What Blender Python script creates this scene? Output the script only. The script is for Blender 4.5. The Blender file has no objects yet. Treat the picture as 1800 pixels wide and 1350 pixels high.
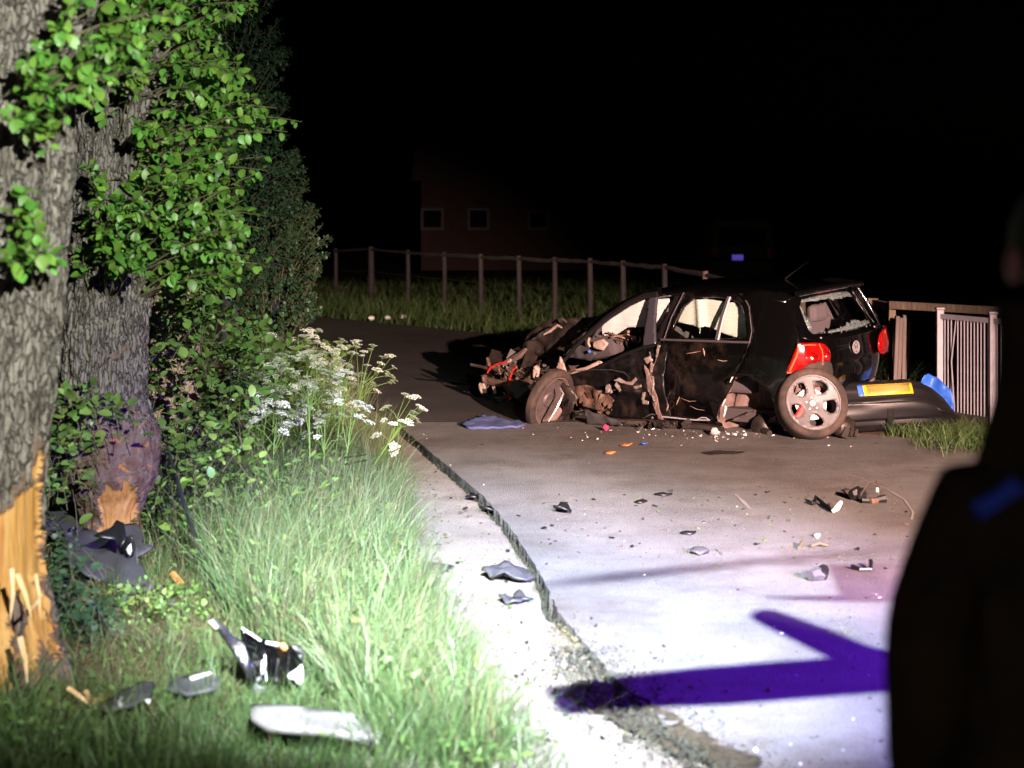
import bpy, bmesh, math, random
import numpy as np
from mathutils import Vector, Matrix, Euler, noise
from mathutils.geometry import delaunay_2d_cdt

random.seed(7); rng = np.random.default_rng(7)
scene = bpy.context.scene
COL = scene.collection
R = math.radians
V = Vector

# ------------------------------------------------------------------ camera, world, lights, exposure
CAMH, FPX, CX, HY = 2.0, 3000.0, 900.0, 377.0          # photograph geometry: 1800 px wide
cam_d = bpy.data.cameras.new('camera'); cam = bpy.data.objects.new('camera', cam_d); COL.objects.link(cam)
cam.location = (0, 0, CAMH); cam.rotation_euler = (R(90), 0, 0)
cam_d.sensor_width = 36; cam_d.lens = 60; cam_d.shift_y = (HY - 675) / 1800
cam_d.clip_start = .05; cam_d.clip_end = 600
cam_d.dof.use_dof = True; cam_d.dof.focus_distance = 14.2; cam_d.dof.aperture_fstop = 2.2
scene.camera = cam

w = bpy.data.worlds.new('World'); scene.world = w; w.use_nodes = True
nt = w.node_tree; nt.nodes.clear()
sky = nt.nodes.new('ShaderNodeTexSky'); sky.sky_type = 'NISHITA'; sky.sun_disc = False
sky.sun_elevation = R(-6); sky.sun_rotation = R(60)
bg = nt.nodes.new('ShaderNodeBackground'); bg.inputs['Strength'].default_value = .012
out = nt.nodes.new('ShaderNodeOutputWorld')
nt.links.new(sky.outputs[0], bg.inputs[0]); nt.links.new(bg.outputs[0], out.inputs[0])

def lamp(name, kind, loc, aim, energy, color, size=.03, angle=30, blend=1):
    d = bpy.data.lights.new(name, kind); o = bpy.data.objects.new(name, d); COL.objects.link(o)
    o.location = loc; d.energy = energy; d.color = color; d.shadow_soft_size = size
    if kind == 'SPOT':
        d.spot_size = R(angle); d.spot_blend = blend
        o.rotation_euler = (V(aim) - V(loc)).to_track_quat('-Z', 'Y').to_euler()
    return o
LRP = (.8, 0, 5.6)                                      # road lamp, out of view high above the onlooker
lamp('work_light_road', 'SPOT', LRP, (.1, 8.6, 0), 72000, (.82, .88, 1), .009, 26.5, 1)
lamp('work_light_verge', 'SPOT', (2.2, -.4, 4.1), (-2.75, 10.7, 1.25), 15000, (.97, 1, .90), .02, 37, .8)
lamp('work_light_wreck', 'SPOT', (4.8, .5, 3.2), (1.5, 15.3, .1), 52000, (1, .62, .51), .04, 29, .8)
lamp('blue_beacon', 'SPOT', (8.5, 3.2, 3.2), (2.6, 7.4, 0), 20000, (.18, .02, 1), .04, 36, 1)
lamp('headlight_far', 'SPOT', (-12, 24, 1.6), (-2.6, 32.0, .1), 1400, (1, .98, .50), .05, 40, .9)
lamp('person_fill_blue', 'POINT', (-3.2, -2.5, 2.4), None, 90, (.10, .14, 1), .1)  # added weak blue fill for the person's back
lamp('person_fill_warm', 'POINT', (-2.2, -3.2, 1.5), None, 200, (1, .75, .42), .1)  # added weak warm fill for the person's dark jacket
#lamp('headlight_house', 'SPOT', (9, 1, 4.2), (0, 62, 2.4), 420, (1, .82, .8), .05, 15, .9)

vs = scene.view_settings
vs.view_transform = 'Standard'; vs.look = 'None'; vs.exposure = 0; vs.gamma = 1; vs.use_curve_mapping = False
scene.cycles.use_denoising = True
scene.cycles.max_bounces = 6; scene.cycles.diffuse_bounces = 2; scene.cycles.glossy_bounces = 3
scene.cycles.transparent_max_bounces = 8; scene.cycles.sample_clamp_indirect = 4
scene.cycles.caustics_reflective = False; scene.cycles.caustics_refractive = False

# ------------------------------------------------------------------ helpers
def G(px, py, z=0.0):                      # ground point (height z) seen at a photograph pixel
    s = (py - HY) / (CAMH - z)
    return V(((px - CX) / s, FPX / s, z))
def P(px, py, D):                          # point at distance D
    s = FPX / D
    return V(((px - CX) / s, D, CAMH - (py - HY) / s))

def link(name, me, mat=None, parent=None, smooth=True):
    o = bpy.data.objects.new(name, me); COL.objects.link(o)
    if mat is not None and len(me.materials) == 0: me.materials.append(mat)
    if parent is not None: o.parent = parent
    if smooth and len(me.polygons): me.polygons.foreach_set('use_smooth', [True] * len(me.polygons))
    return o
def tag(o, label=None, cat=None, group=None, kind=None):
    if label: o['label'] = label
    if cat: o['category'] = cat
    if group: o['group'] = group
    if kind: o['kind'] = kind
    return o
def empty(name, loc=(0, 0, 0), label=None, cat=None, group=None, matrix=None):
    o = bpy.data.objects.new(name, None); COL.objects.link(o)
    if matrix is not None: o.matrix_world = matrix
    else: o.location = loc
    o.empty_display_size = .1
    return tag(o, label, cat, group)

def tri_mesh(name, verts, tris):           # fast triangle mesh from numpy arrays
    me = bpy.data.meshes.new(name)
    verts = np.asarray(verts, np.float32).reshape(-1, 3); tris = np.asarray(tris, np.int32).reshape(-1, 3)
    me.vertices.add(len(verts)); me.vertices.foreach_set('co', verts.ravel())
    me.loops.add(len(tris) * 3); me.loops.foreach_set('vertex_index', tris.ravel())
    me.polygons.add(len(tris)); me.polygons.foreach_set('loop_start', np.arange(0, len(tris) * 3, 3, dtype=np.int32))
    me.update(calc_edges=True); me.validate()
    return me

class MB:                                  # collects shapes into one mesh
    def __init__(s): s.v = []; s.f = []
    def add(s, vs, fs):
        b = len(s.v); s.v += [tuple(v) for v in vs]; s.f += [tuple(i + b for i in f) for f in fs]; return s
    def box(s, c, size, rot=None, bev=0.0):
        sx, sy, sz = (k / 2 for k in size)
        vs = [V((x, y, z)) for x in (-sx, sx) for y in (-sy, sy) for z in (-sz, sz)]
        if bev: vs = [V((v.x * (1 - bev), v.y * (1 - bev), v.z)) for v in vs]
        M = (rot.to_matrix() if isinstance(rot, Euler) else rot) if rot is not None else Matrix.Identity(3)
        return s.add([M @ v + V(c) for v in vs], [(0, 1, 3, 2), (4, 6, 7, 5), (0, 4, 5, 1), (2, 3, 7, 6), (0, 2, 6, 4), (1, 5, 7, 3)])
    def tube(s, pts, r, n=8, cap=True, squash=None):
        pts = [V(p) for p in pts]; rs = r if hasattr(r, '__len__') else [r] * len(pts)
        vs = []; fs = []; up = None
        for i, p in enumerate(pts):
            t = (pts[min(i + 1, len(pts) - 1)] - pts[max(i - 1, 0)])
            t = t.normalized() if t.length > 1e-9 else V((0, 0, 1))
            if up is None: up = V((0, 0, 1)) if abs(t.z) < .9 else V((1, 0, 0))
            a = t.cross(up).normalized(); b = a.cross(t).normalized(); up = b
            for k in range(n):
                th = 2 * math.pi * k / n
                vs.append(p + (a * math.cos(th) * (squash or 1) + b * math.sin(th)) * rs[i])
        for i in range(len(pts) - 1):
            for k in range(n): fs.append((i * n + k, i * n + (k + 1) % n, (i + 1) * n + (k + 1) % n, (i + 1) * n + k))
        if cap: fs += [tuple(range(n))[::-1], tuple(range((len(pts) - 1) * n, len(pts) * n))]
        return s.add(vs, fs)
    def lathe(s, prof, n=32, M=None, closed=False):    # profile (r, h) turned round local Z
        M = M or Matrix.Identity(4); vs = []; fs = []; m = len(prof)
        for k in range(n):
            th = 2 * math.pi * k / n
            for r, h in prof: vs.append(M @ V((r * math.cos(th), r * math.sin(th), h)))
        for k in range(n):
            k2 = (k + 1) % n
            for i in range(m if closed else m - 1):
                j = (i + 1) % m; fs.append((k * m + i, k2 * m + i, k2 * m + j, k * m + j))
        return s.add(vs, fs)
    def prism(s, poly, d, M=None):                     # polygon in XY extruded by d along Z
        M = M or Matrix.Identity(4); n = len(poly)
        vs = [M @ V((x, y, 0)) for x, y in poly] + [M @ V((x, y, d)) for x, y in poly]
        return s.add(vs, [tuple(range(n))[::-1], tuple(range(n, 2 * n))] + [(i, (i + 1) % n, n + (i + 1) % n, n + i) for i in range(n)])
    def ball(s, c, r, nu=8, nv=6, jit=0):
        c = V(c); r = V(r) if hasattr(r, '__len__') else V((r, r, r)); vs = [c + V((0, 0, -r.z))]; fs = []
        for i in range(1, nv):
            ph = math.pi * i / nv
            for k in range(nu):
                th = 2 * math.pi * k / nu; q = 1 + random.uniform(-jit, jit)
                vs.append(c + V((r.x * math.sin(ph) * math.cos(th) * q, r.y * math.sin(ph) * math.sin(th) * q, -r.z * math.cos(ph) * q)))
        vs.append(c + V((0, 0, r.z)))
        for k in range(nu): fs.append((0, 1 + (k + 1) % nu, 1 + k))
        for i in range(nv - 2):
            for k in range(nu): a = 1 + i * nu; fs.append((a + k, a + (k + 1) % nu, a + nu + (k + 1) % nu, a + nu + k))
        a = 1 + (nv - 2) * nu
        for k in range(nu): fs.append((a + k, a + (k + 1) % nu, len(vs) - 1))
        return s.add(vs, fs)
    def mesh(s, name):
        me = bpy.data.meshes.new(name); me.from_pydata(s.v, [], s.f); me.update()
        bm = bmesh.new(); bm.from_mesh(me); bmesh.ops.recalc_face_normals(bm, faces=bm.faces); bm.to_mesh(me); bm.free()
        return me
    def build(s, name, mat, parent=None, smooth=False, bevel=0, auto=True):
        o = link(name, s.mesh(name), mat, parent, smooth)
        if smooth and auto: o.data.set_sharp_from_angle(angle=R(40))
        if bevel:
            m = o.modifiers.new('bevel', 'BEVEL'); m.width = bevel; m.segments = 2; m.limit_method = 'ANGLE'
        return o

def inpoly(x, y, poly):
    c = False; j = len(poly) - 1
    for i in range(len(poly)):
        xi, yi = poly[i][0], poly[i][1]; xj, yj = poly[j][0], poly[j][1]
        if (yi > y) != (yj > y) and x < (xj - xi) * (y - yi) / (yj - yi + 1e-12) + xi: c = not c
        j = i
    return c
def smooth_poly(poly, it=2):               # corner cutting
    for _ in range(it):
        q = []
        for i in range(len(poly)):
            a, b = poly[i], poly[(i + 1) % len(poly)]
            q += [(a[0] * .78 + b[0] * .22, a[1] * .78 + b[1] * .22), (a[0] * .22 + b[0] * .78, a[1] * .22 + b[1] * .78)]
        poly = q
    return poly
def tess(outer, holes=(), step=.05, jit=.15):
    pts = []; edges = []
    for poly in [outer, *holes]:
        b = len(pts)
        for i in range(len(poly)):
            p, q = V(poly[i][:2]), V(poly[(i + 1) % len(poly)][:2]); n = max(1, int((q - p).length / step))
            pts += [p.lerp(q, k / n) for k in range(n)]
        edges += [(b + i, b + (i + 1) % (len(pts) - b)) for i in range(len(pts) - b)]
    xs = [p[0] for p in outer]; zs = [p[1] for p in outer]
    x = min(xs)
    while x < max(xs):
        z = min(zs)
        while z < max(zs):
            a, b = x + random.uniform(-jit, jit) * step, z + random.uniform(-jit, jit) * step
            if inpoly(a, b, outer) and not any(inpoly(a, b, h) for h in holes): pts.append(V((a, b)))
            z += step
        x += step
    vs, _, fs, *_ = delaunay_2d_cdt(pts, edges, [], 0, 1e-5)
    keep = []
    for f in fs:
        c = sum((vs[i] for i in f), V((0, 0))) / len(f)
        if inpoly(c.x, c.y, outer) and not any(inpoly(c.x, c.y, h) for h in holes): keep.append(tuple(f))
    return vs, keep
def panel(name, outer, fn, mat, parent=None, holes=(), step=.05, thick=.012, offset=0, jit=.15, smooth=True):
    vs, fs = tess(outer, holes, step, jit)
    me = MB().add([fn(v.x, v.y) for v in vs], fs).mesh(name)
    o = link(name, me, mat, parent, smooth)
    if thick:
        m = o.modifiers.new('thickness', 'SOLIDIFY'); m.thickness = thick; m.offset = offset
    return o

def lerp_tab(tab, t):
    if t <= tab[0][0]: return tab[0][1]
    for (a, b), (c, d) in zip(tab, tab[1:]):
        if t <= c: return b + (d - b) * (t - a) / (c - a)
    return tab[-1][1]

# ------------------------------------------------------------------ materials
def mat(name, col, rough=.6, metal=0, spec=.5, col2=None, scale=8, bump=0, bscale=40, detail=6, contrast=(.35, .65), coat=0, stretch=None, island=0, trans=0, col3=None, scale3=60, c3=(.6, .7)):
    m = bpy.data.materials.new(name); m.use_nodes = True; t = m.node_tree; n = t.nodes; L = t.links
    b = n['Principled BSDF']; b.inputs['Roughness'].default_value = rough; b.inputs['Metallic'].default_value = metal
    b.inputs['Specular IOR Level'].default_value = spec; b.inputs['Coat Weight'].default_value = coat; b.inputs['Coat Roughness'].default_value = .04
    b.inputs['Base Color'].default_value = (*col, 1)
    tc = n.new('ShaderNodeTexCoord'); src = tc.outputs['Object']
    if stretch:
        mp = n.new('ShaderNodeMapping'); mp.inputs['Scale'].default_value = stretch; L.new(src, mp.inputs[0]); src = mp.outputs[0]
    cout = None
    if col2:
        nz = n.new('ShaderNodeTexNoise'); nz.inputs['Scale'].default_value = scale; nz.inputs['Detail'].default_value = detail; nz.inputs['Roughness'].default_value = .65
        L.new(src, nz.inputs['Vector'])
        mr = n.new('ShaderNodeMapRange'); mr.inputs[1].default_value, mr.inputs[2].default_value = contrast
        L.new(nz.outputs[0], mr.inputs[0])
        mx = n.new('ShaderNodeMix'); mx.data_type = 'RGBA'; mx.inputs['A'].default_value = (*col, 1); mx.inputs['B'].default_value = (*col2, 1)
        L.new(mr.outputs[0], mx.inputs['Factor']); cout = mx.outputs['Result']
    if col3:
        nz = n.new('ShaderNodeTexNoise'); nz.inputs['Scale'].default_value = scale3; nz.inputs['Detail'].default_value = 3
        L.new(src, nz.inputs['Vector'])
        mr = n.new('ShaderNodeMapRange'); mr.inputs[1].default_value, mr.inputs[2].default_value = c3
        L.new(nz.outputs[0], mr.inputs[0])
        mx = n.new('ShaderNodeMix'); mx.data_type = 'RGBA'; mx.inputs['B'].default_value = (*col3, 1)
        if cout: L.new(cout, mx.inputs['A'])
        else: mx.inputs['A'].default_value = (*col, 1)
        L.new(mr.outputs[0], mx.inputs['Factor']); cout = mx.outputs['Result']
    if island:
        ge = n.new('ShaderNodeNewGeometry'); hs = n.new('ShaderNodeHueSaturation')
        oi = n.new('ShaderNodeObjectInfo'); ad = n.new('ShaderNodeMath'); ad.operation = 'ADD'
        L.new(ge.outputs['Random Per Island'], ad.inputs[0]); L.new(oi.outputs['Random'], ad.inputs[1])
        fr = n.new('ShaderNodeMath'); fr.operation = 'FRACT'; L.new(ad.outputs[0], fr.inputs[0])
        mr = n.new('ShaderNodeMapRange'); mr.inputs[3].default_value = 1 - island; mr.inputs[4].default_value = 1 + island
        L.new(fr.outputs[0], mr.inputs[0]); L.new(mr.outputs[0], hs.inputs['Value'])
        m2 = n.new('ShaderNodeMath'); m2.operation = 'MULTIPLY'; m2.inputs[1].default_value = 7.31; L.new(fr.outputs[0], m2.inputs[0])
        f2 = n.new('ShaderNodeMath'); f2.operation = 'FRACT'; L.new(m2.outputs[0], f2.inputs[0])
        mh = n.new('ShaderNodeMapRange'); mh.inputs[3].default_value = .5 - island * .07; mh.inputs[4].default_value = .5 + island * .05
        L.new(f2.outputs[0], mh.inputs[0]); L.new(mh.outputs[0], hs.inputs['Hue'])
        if cout: L.new(cout, hs.inputs['Color'])
        else: hs.inputs['Color'].default_value = (*col, 1)
        cout = hs.outputs[0]
    if cout: L.new(cout, b.inputs['Base Color'])
    if bump:
        nb = n.new('ShaderNodeTexNoise'); nb.inputs['Scale'].default_value = bscale; nb.inputs['Detail'].default_value = 5
        L.new(src, nb.inputs['Vector'])
        bp = n.new('ShaderNodeBump'); bp.inputs['Strength'].default_value = bump; bp.inputs['Distance'].default_value = .02
        L.new(nb.outputs[0], bp.inputs['Height']); L.new(bp.outputs[0], b.inputs['Normal'])
    if trans:
        tr = n.new('ShaderNodeBsdfTranslucent'); ms = n.new('ShaderNodeMixShader'); ms.inputs[0].default_value = trans
        if cout: L.new(cout, tr.inputs[0])
        else: tr.inputs[0].default_value = (*col, 1)
        o = n['Material Output']; L.new(b.outputs[0], ms.inputs[1]); L.new(tr.outputs[0], ms.inputs[2]); L.new(ms.outputs[0], o.inputs[0])
    return m

def stained(m, col, scale, lo, hi, amount, stretch=(1, 1, 1)):      # broad dirt stains over a finished colour
    t = m.node_tree; n = t.nodes; L = t.links; b = n['Principled BSDF']; old = b.inputs['Base Color'].links[0].from_socket
    tc = n.new('ShaderNodeTexCoord'); mp = n.new('ShaderNodeMapping'); mp.inputs['Scale'].default_value = stretch; L.new(tc.outputs['Object'], mp.inputs[0])
    nz = n.new('ShaderNodeTexNoise'); nz.inputs['Scale'].default_value = scale; nz.inputs['Detail'].default_value = 9; nz.inputs['Roughness'].default_value = .72; L.new(mp.outputs[0], nz.inputs['Vector'])
    mr = n.new('ShaderNodeMapRange'); mr.inputs[1].default_value = lo; mr.inputs[2].default_value = hi; mr.inputs[4].default_value = amount; L.new(nz.outputs[0], mr.inputs[0])
    mx = n.new('ShaderNodeMix'); mx.data_type = 'RGBA'; mx.inputs['B'].default_value = (*col, 1); L.new(old, mx.inputs['A']); L.new(mr.outputs[0], mx.inputs['Factor']); L.new(mx.outputs['Result'], b.inputs['Base Color'])
def glass_mat(name, col, alpha):
    m = bpy.data.materials.new(name); m.use_nodes = True; t = m.node_tree; n = t.nodes; L = t.links
    b = n['Principled BSDF']; b.inputs['Base Color'].default_value = (.01, .012, .012, 1); b.inputs['Roughness'].default_value = .05
    tr = n.new('ShaderNodeBsdfTransparent'); tr.inputs[0].default_value = (*col, 1)
    ms = n.new('ShaderNodeMixShader'); ms.inputs[0].default_value = alpha
    L.new(tr.outputs[0], ms.inputs[1]); L.new(b.outputs[0], ms.inputs[2]); L.new(ms.outputs[0], n['Material Output'].inputs[0])
    return m

M = {}
M['concrete'] = mat('concrete', (.135, .134, .128), .9, spec=.15, col2=(.20, .198, .19), scale=1.3, bump=1, bscale=110, col3=(.05, .046, .042), scale3=95, c3=(.55, .72))
M['asphalt'] = mat('asphalt', (.045, .042, .04), .85, spec=.25, col2=(.065, .06, .056), scale=1.1, bump=.9, bscale=130, col3=(.14, .13, .12), scale3=190, c3=(.62, .74))
stained(M['concrete'], (.075, .055, .042), .9, .50, .68, .65); stained(M['concrete'], (.05, .042, .036), 5, .60, .72, .6, (.5, 2.2, 1)); stained(M['concrete'], (.30, .29, .27), 30, .66, .72, .6)
M['sand'] = mat('sandy_gravel', (.19, .172, .148), .95, spec=.1, col2=(.26, .24, .21), scale=2.2, bump=1, bscale=80, col3=(.07, .06, .048), scale3=70, c3=(.56, .72))
stained(M['sand'], (.13, .11, .08), 3.5, .54, .70, .8)
M['soil'] = mat('soil', (.035, .028, .02), .95, spec=.1, col2=(.06, .045, .03), scale=6, bump=1, bscale=30)
M['dirt'] = mat('dirt', (.10, .06, .04), .95, spec=.1, col2=(.17, .10, .07), scale=5, bump=1, bscale=45)
M['field'] = mat('field', (.02, .025, .012), .95, spec=.1, col2=(.035, .04, .018), scale=2)
M['grass'] = mat('grass_blades', (.06, .108, .034), .5, spec=.35, island=.45, trans=.3)
M['grass_pale'] = mat('grass_pale', (.125, .165, .075), .5, spec=.35, island=.35, trans=.3)
M['weed'] = mat('weed_leaf', (.075, .14, .035), .5, spec=.35, island=.45, trans=.25)
M['grass_dry'] = mat('grass_dry', (.095, .075, .04), .7, spec=.2, island=.5, trans=.2)
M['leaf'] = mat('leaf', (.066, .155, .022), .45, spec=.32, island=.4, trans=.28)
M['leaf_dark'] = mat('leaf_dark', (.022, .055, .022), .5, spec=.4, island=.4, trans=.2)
M['leaf_ground'] = mat('leaf_ground', (.10, .185, .042), .42, spec=.45, island=.45, trans=.28)
M['stem'] = mat('green_stem', (.14, .24, .05), .5)
M['twig'] = mat('twig', (.07, .06, .03), .8)
M['blossom'] = mat('blossom', (.74, .74, .64), .7, island=.12, trans=.2)
M['bark'] = mat('bark', (.075, .066, .056), .95, spec=.1, col2=(.14, .126, .110), scale=14, bump=1, bscale=55, stretch=(1, 1, .35), col3=(.30, .29, .10), scale3=5, c3=(.71, .76))
def fissured(m, dark, sc):                  # plates of bark with darker fissure colour between them
    t = m.node_tree; n = t.nodes; L = t.links; b = n['Principled BSDF']; old = b.inputs['Base Color'].links[0].from_socket
    tc = n.new('ShaderNodeTexCoord'); mp = n.new('ShaderNodeMapping'); mp.inputs['Scale'].default_value = sc
    nz = n.new('ShaderNodeTexNoise'); nz.inputs['Scale'].default_value = 9; nz.inputs['Detail'].default_value = 4
    ad = n.new('ShaderNodeVectorMath'); ad.operation = 'MULTIPLY_ADD'; ad.inputs[1].default_value = (.07, .07, .22)
    L.new(tc.outputs['Object'], nz.inputs['Vector']); L.new(nz.outputs['Color'], ad.inputs[0]); L.new(tc.outputs['Object'], ad.inputs[2]); L.new(ad.outputs[0], mp.inputs[0])
    vo = n.new('ShaderNodeTexVoronoi'); vo.feature = 'DISTANCE_TO_EDGE'; vo.inputs['Scale'].default_value = 1; L.new(mp.outputs[0], vo.inputs['Vector'])
    mr = n.new('ShaderNodeMapRange'); mr.inputs[1].default_value = .0; mr.inputs[2].default_value = .13; L.new(vo.outputs['Distance'], mr.inputs[0])
    mx = n.new('ShaderNodeMix'); mx.data_type = 'RGBA'; mx.inputs['A'].default_value = (*dark, 1); L.new(old, mx.inputs['B']); L.new(mr.outputs[0], mx.inputs['Factor']); L.new(mx.outputs['Result'], b.inputs['Base Color'])
    bp = n.new('ShaderNodeBump'); bp.inputs['Strength'].default_value = .9; bp.inputs['Distance'].default_value = .02; L.new(mr.outputs[0], bp.inputs['Height'])
    ob = b.inputs['Normal'].links[0].from_socket; L.new(ob, bp.inputs['Normal']); L.new(bp.outputs[0], b.inputs['Normal'])
fissured(M['bark'], (.045, .038, .031), (44, 44, 6))
M['bark_red'] = mat('bark_inner', (.058, .028, .019), .9, spec=.15, col2=(.10, .08, .065), scale=11, bump=1, bscale=40, col3=(.22, .10, .03), scale3=23, c3=(.60, .70))
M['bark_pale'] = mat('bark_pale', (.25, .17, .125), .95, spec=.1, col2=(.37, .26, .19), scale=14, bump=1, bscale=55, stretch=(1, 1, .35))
M['wood'] = mat('exposed_wood', (.21, .09, .016), .75, spec=.2, col2=(.30, .175, .062), scale=7, bump=.5, bscale=16, stretch=(3, 3, .3), col3=(.17, .065, .02), scale3=9, c3=(.60, .72))
M['splinter'] = mat('splinter', (.55, .38, .22), .8, col2=(.42, .25, .12), scale=20, stretch=(1, 1, .2))
M['paint'] = mat('black_paint', (.0018, .0018, .002), .14, spec=.5, coat=1)
M['paint_dirty'] = mat('black_paint_scuffed', (.002, .002, .0022), .2, spec=.5, coat=.7, col2=(.028, .019, .014), scale=3, contrast=(.52, .75), bump=.05, bscale=15)
M['dusty'] = mat('dusty_metal', (.10, .075, .068), .85, spec=.2, col2=(.22, .155, .135), scale=7, bump=.4, bscale=30)
M['black_plastic'] = mat('black_plastic', (.007, .007, .0075), .42, spec=.5, bump=.03, bscale=60)
M['grey_plastic'] = mat('grey_plastic', (.055, .055, .06), .55, spec=.4, col2=(.035, .035, .038), scale=5)
M['panel_grey'] = mat('panel_grey', (.05, .05, .054), .5, spec=.4, col2=(.028, .028, .03), scale=5)
M['rubber'] = mat('rubber', (.028, .023, .021), .8, spec=.3, col2=(.085, .058, .046), scale=5, contrast=(.42, .7))
M['bare_metal_glint'] = mat('bare_metal_glint', (.34, .31, .30), .4, metal=.25, spec=.6, col2=(.22, .17, .14), scale=14)  # also the pale tone of the painted door highlights
M['alloy'] = mat('alloy', (.135, .128, .136), .5, metal=.15, spec=.35, col2=(.095, .09, .092), scale=9)
M['steel'] = mat('steel', (.36, .32, .30), .35, metal=.7, col2=(.12, .085, .065), scale=18)
M['crumple'] = mat('crumpled_paint', (.0035, .0035, .004), .30, spec=.9, coat=.25, col2=(.03, .022, .018), scale=5, contrast=(.5, .75))
M['satin'] = mat('satin_black', (.035, .035, .045), .28, spec=.6)
M['disc'] = mat('brake_disc', (.62, .62, .58), .3, metal=.5)
M['red'] = mat('red_caliper', (.62, .02, .012), .35, coat=.4)
M['redcable'] = mat('red_cable', (.62, .02, .015), .45)
M['lens_red'] = mat('red_lens', (.30, .004, .004), .12, spec=.6, coat=1, col2=(.14, .002, .002), scale=14)
M['lens_bright'] = mat('lens_insert', (.85, .12, .05), .15, spec=.8, coat=1)
M['chrome'] = mat('chrome', (.34, .33, .33), .35, metal=.4)
M['cream'] = mat('cream_trim', (.40, .32, .27), .6, col2=(.28, .21, .17), scale=12)
M['airbag'] = mat('airbag_fabric', (.56, .55, .54), .8, spec=.2, bump=.5, bscale=30, stretch=(.15, 1, 3.0))
M['interior'] = mat('interior_cloth', (.065, .057, .06), .9, spec=.2)
M['seat'] = mat('seat_cloth', (.085, .073, .08), .9, spec=.2, bump=.2, bscale=200)
M['engine'] = mat('engine_metal', (.06, .042, .034), .6, metal=.3, col2=(.17, .105, .075), scale=9, bump=.5, bscale=30)
M['engine_dark'] = mat('engine_dark', (.007, .0065, .0065), .5, col2=(.03, .022, .017), scale=8)
M['plate_yellow'] = mat('plate_yellow', (.80, .52, .015), .4)
M['plate_field'] = mat('plate_field', (.26, .22, .05), .5)
M['plate_blue'] = mat('plate_blue', (.05, .15, .62), .4)
M['blue_plastic'] = mat('blue_plastic', (.025, .12, .55), .45, col2=(.10, .25, .68), scale=7, contrast=(.5, .75), bump=.3, bscale=9)
M['blue_cloth'] = mat('blue_cloth', (.045, .07, .20), .9, col2=(.08, .11, .25), scale=10, bump=.5, bscale=25)
M['frame_paint'] = mat('frame_paint', (.011, .011, .013), .6)
M['galv'] = mat('galvanised', (.42, .42, .46), .6, metal=.2, col2=(.33, .33, .37), scale=9)
M['dark_metal'] = mat('dark_metal', (.05, .048, .05), .6)
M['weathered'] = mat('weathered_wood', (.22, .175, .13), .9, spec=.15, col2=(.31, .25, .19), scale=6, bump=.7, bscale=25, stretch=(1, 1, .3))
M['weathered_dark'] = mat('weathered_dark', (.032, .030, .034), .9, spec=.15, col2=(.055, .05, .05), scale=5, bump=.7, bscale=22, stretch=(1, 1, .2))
M['weathered_grey'] = mat('weathered_grey', (.16, .135, .125), .9, spec=.15, col2=(.24, .20, .19), scale=5, bump=.7, bscale=22, stretch=(1, 1, .2))
M['white_board'] = mat('white_board', (.18, .175, .165), .6, col2=(.12, .115, .11), scale=6)
M['white'] = mat('white_paint', (.45, .445, .43), .5)
M['orange'] = mat('orange_wood', (.40, .16, .045), .7)
M['cable'] = mat('black_shadow_cable', (.016, .016, .02), .42)
M['moss'] = mat('moss', (.022, .024, .014), .95, island=.4)
M['litter'] = mat('leaf_litter', (.10, .085, .045), .9, island=.5)
M['glass'] = glass_mat('tinted_glass', (.86, .96, .90), .06)
M['glass_broken'] = mat('crazed_glass', (.05, .068, .072), .25, spec=.8, col2=(.18, .23, .225), scale=60, bump=1, bscale=70)
M['jacket'] = mat('dark_jacket', (.012, .012, .008), .95, spec=.05, col2=(.035, .026, .012), scale=7)
M['jacket_blue'] = mat('blue_shoulder', (.03, .07, .45), .9, spec=.1)
M['skin'] = mat('skin', (.20, .10, .075), .6)
M['hair'] = mat('hair', (.008, .007, .006), .7)
M['brick'] = mat('house_brick', (.022, .011, .010), .9, col2=(.03, .015, .013), scale=4)
M['roof'] = mat('roof_tile', (.05, .04, .038), .9)
M['window_dark'] = mat('window_dark', (.004, .004, .005), .9, spec=.05)
M['chip_white'] = mat('chip_white', (.75, .72, .70), .5)
M['pink'] = mat('pink', (.75, .05, .15), .5)
# ------------------------------------------------------------------ ground, road, shoulder
EDGE = [G(*q) for q in [(1300, 1352), (1200, 1292), (1110, 1222), (1045, 1150), (985, 1080), (945, 1000), (900, 930), (850, 872), (790, 822), (722, 765), (690, 738)]]
EDGE = [V((2.6, -6, 0)), V((1.9, 1, 0)), V((1.25, 4.2, 0))] + EDGE + [V((-1.9, 20, 0)), V((-3.0, 23.2, 0)), V((-5, 26, 0)), V((-9, 28.6, 0)), V((-16, 31, 0)), V((-34, 34, 0))]
EX = [(p.y, p.x) for p in EDGE]
def edge_x(D): return lerp_tab(EX, D)
FAR = [(-34, 42), (-14, 39), (-6, 35.5), (-4, 33.7), (-2.05, 31), (0, 28.2), (1.8, 22), (2.7, 16.9), (3.15, 15.6), (3.9, 15.0), (5.4, 14.6), (9, 14.2), (16, 14)]

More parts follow.
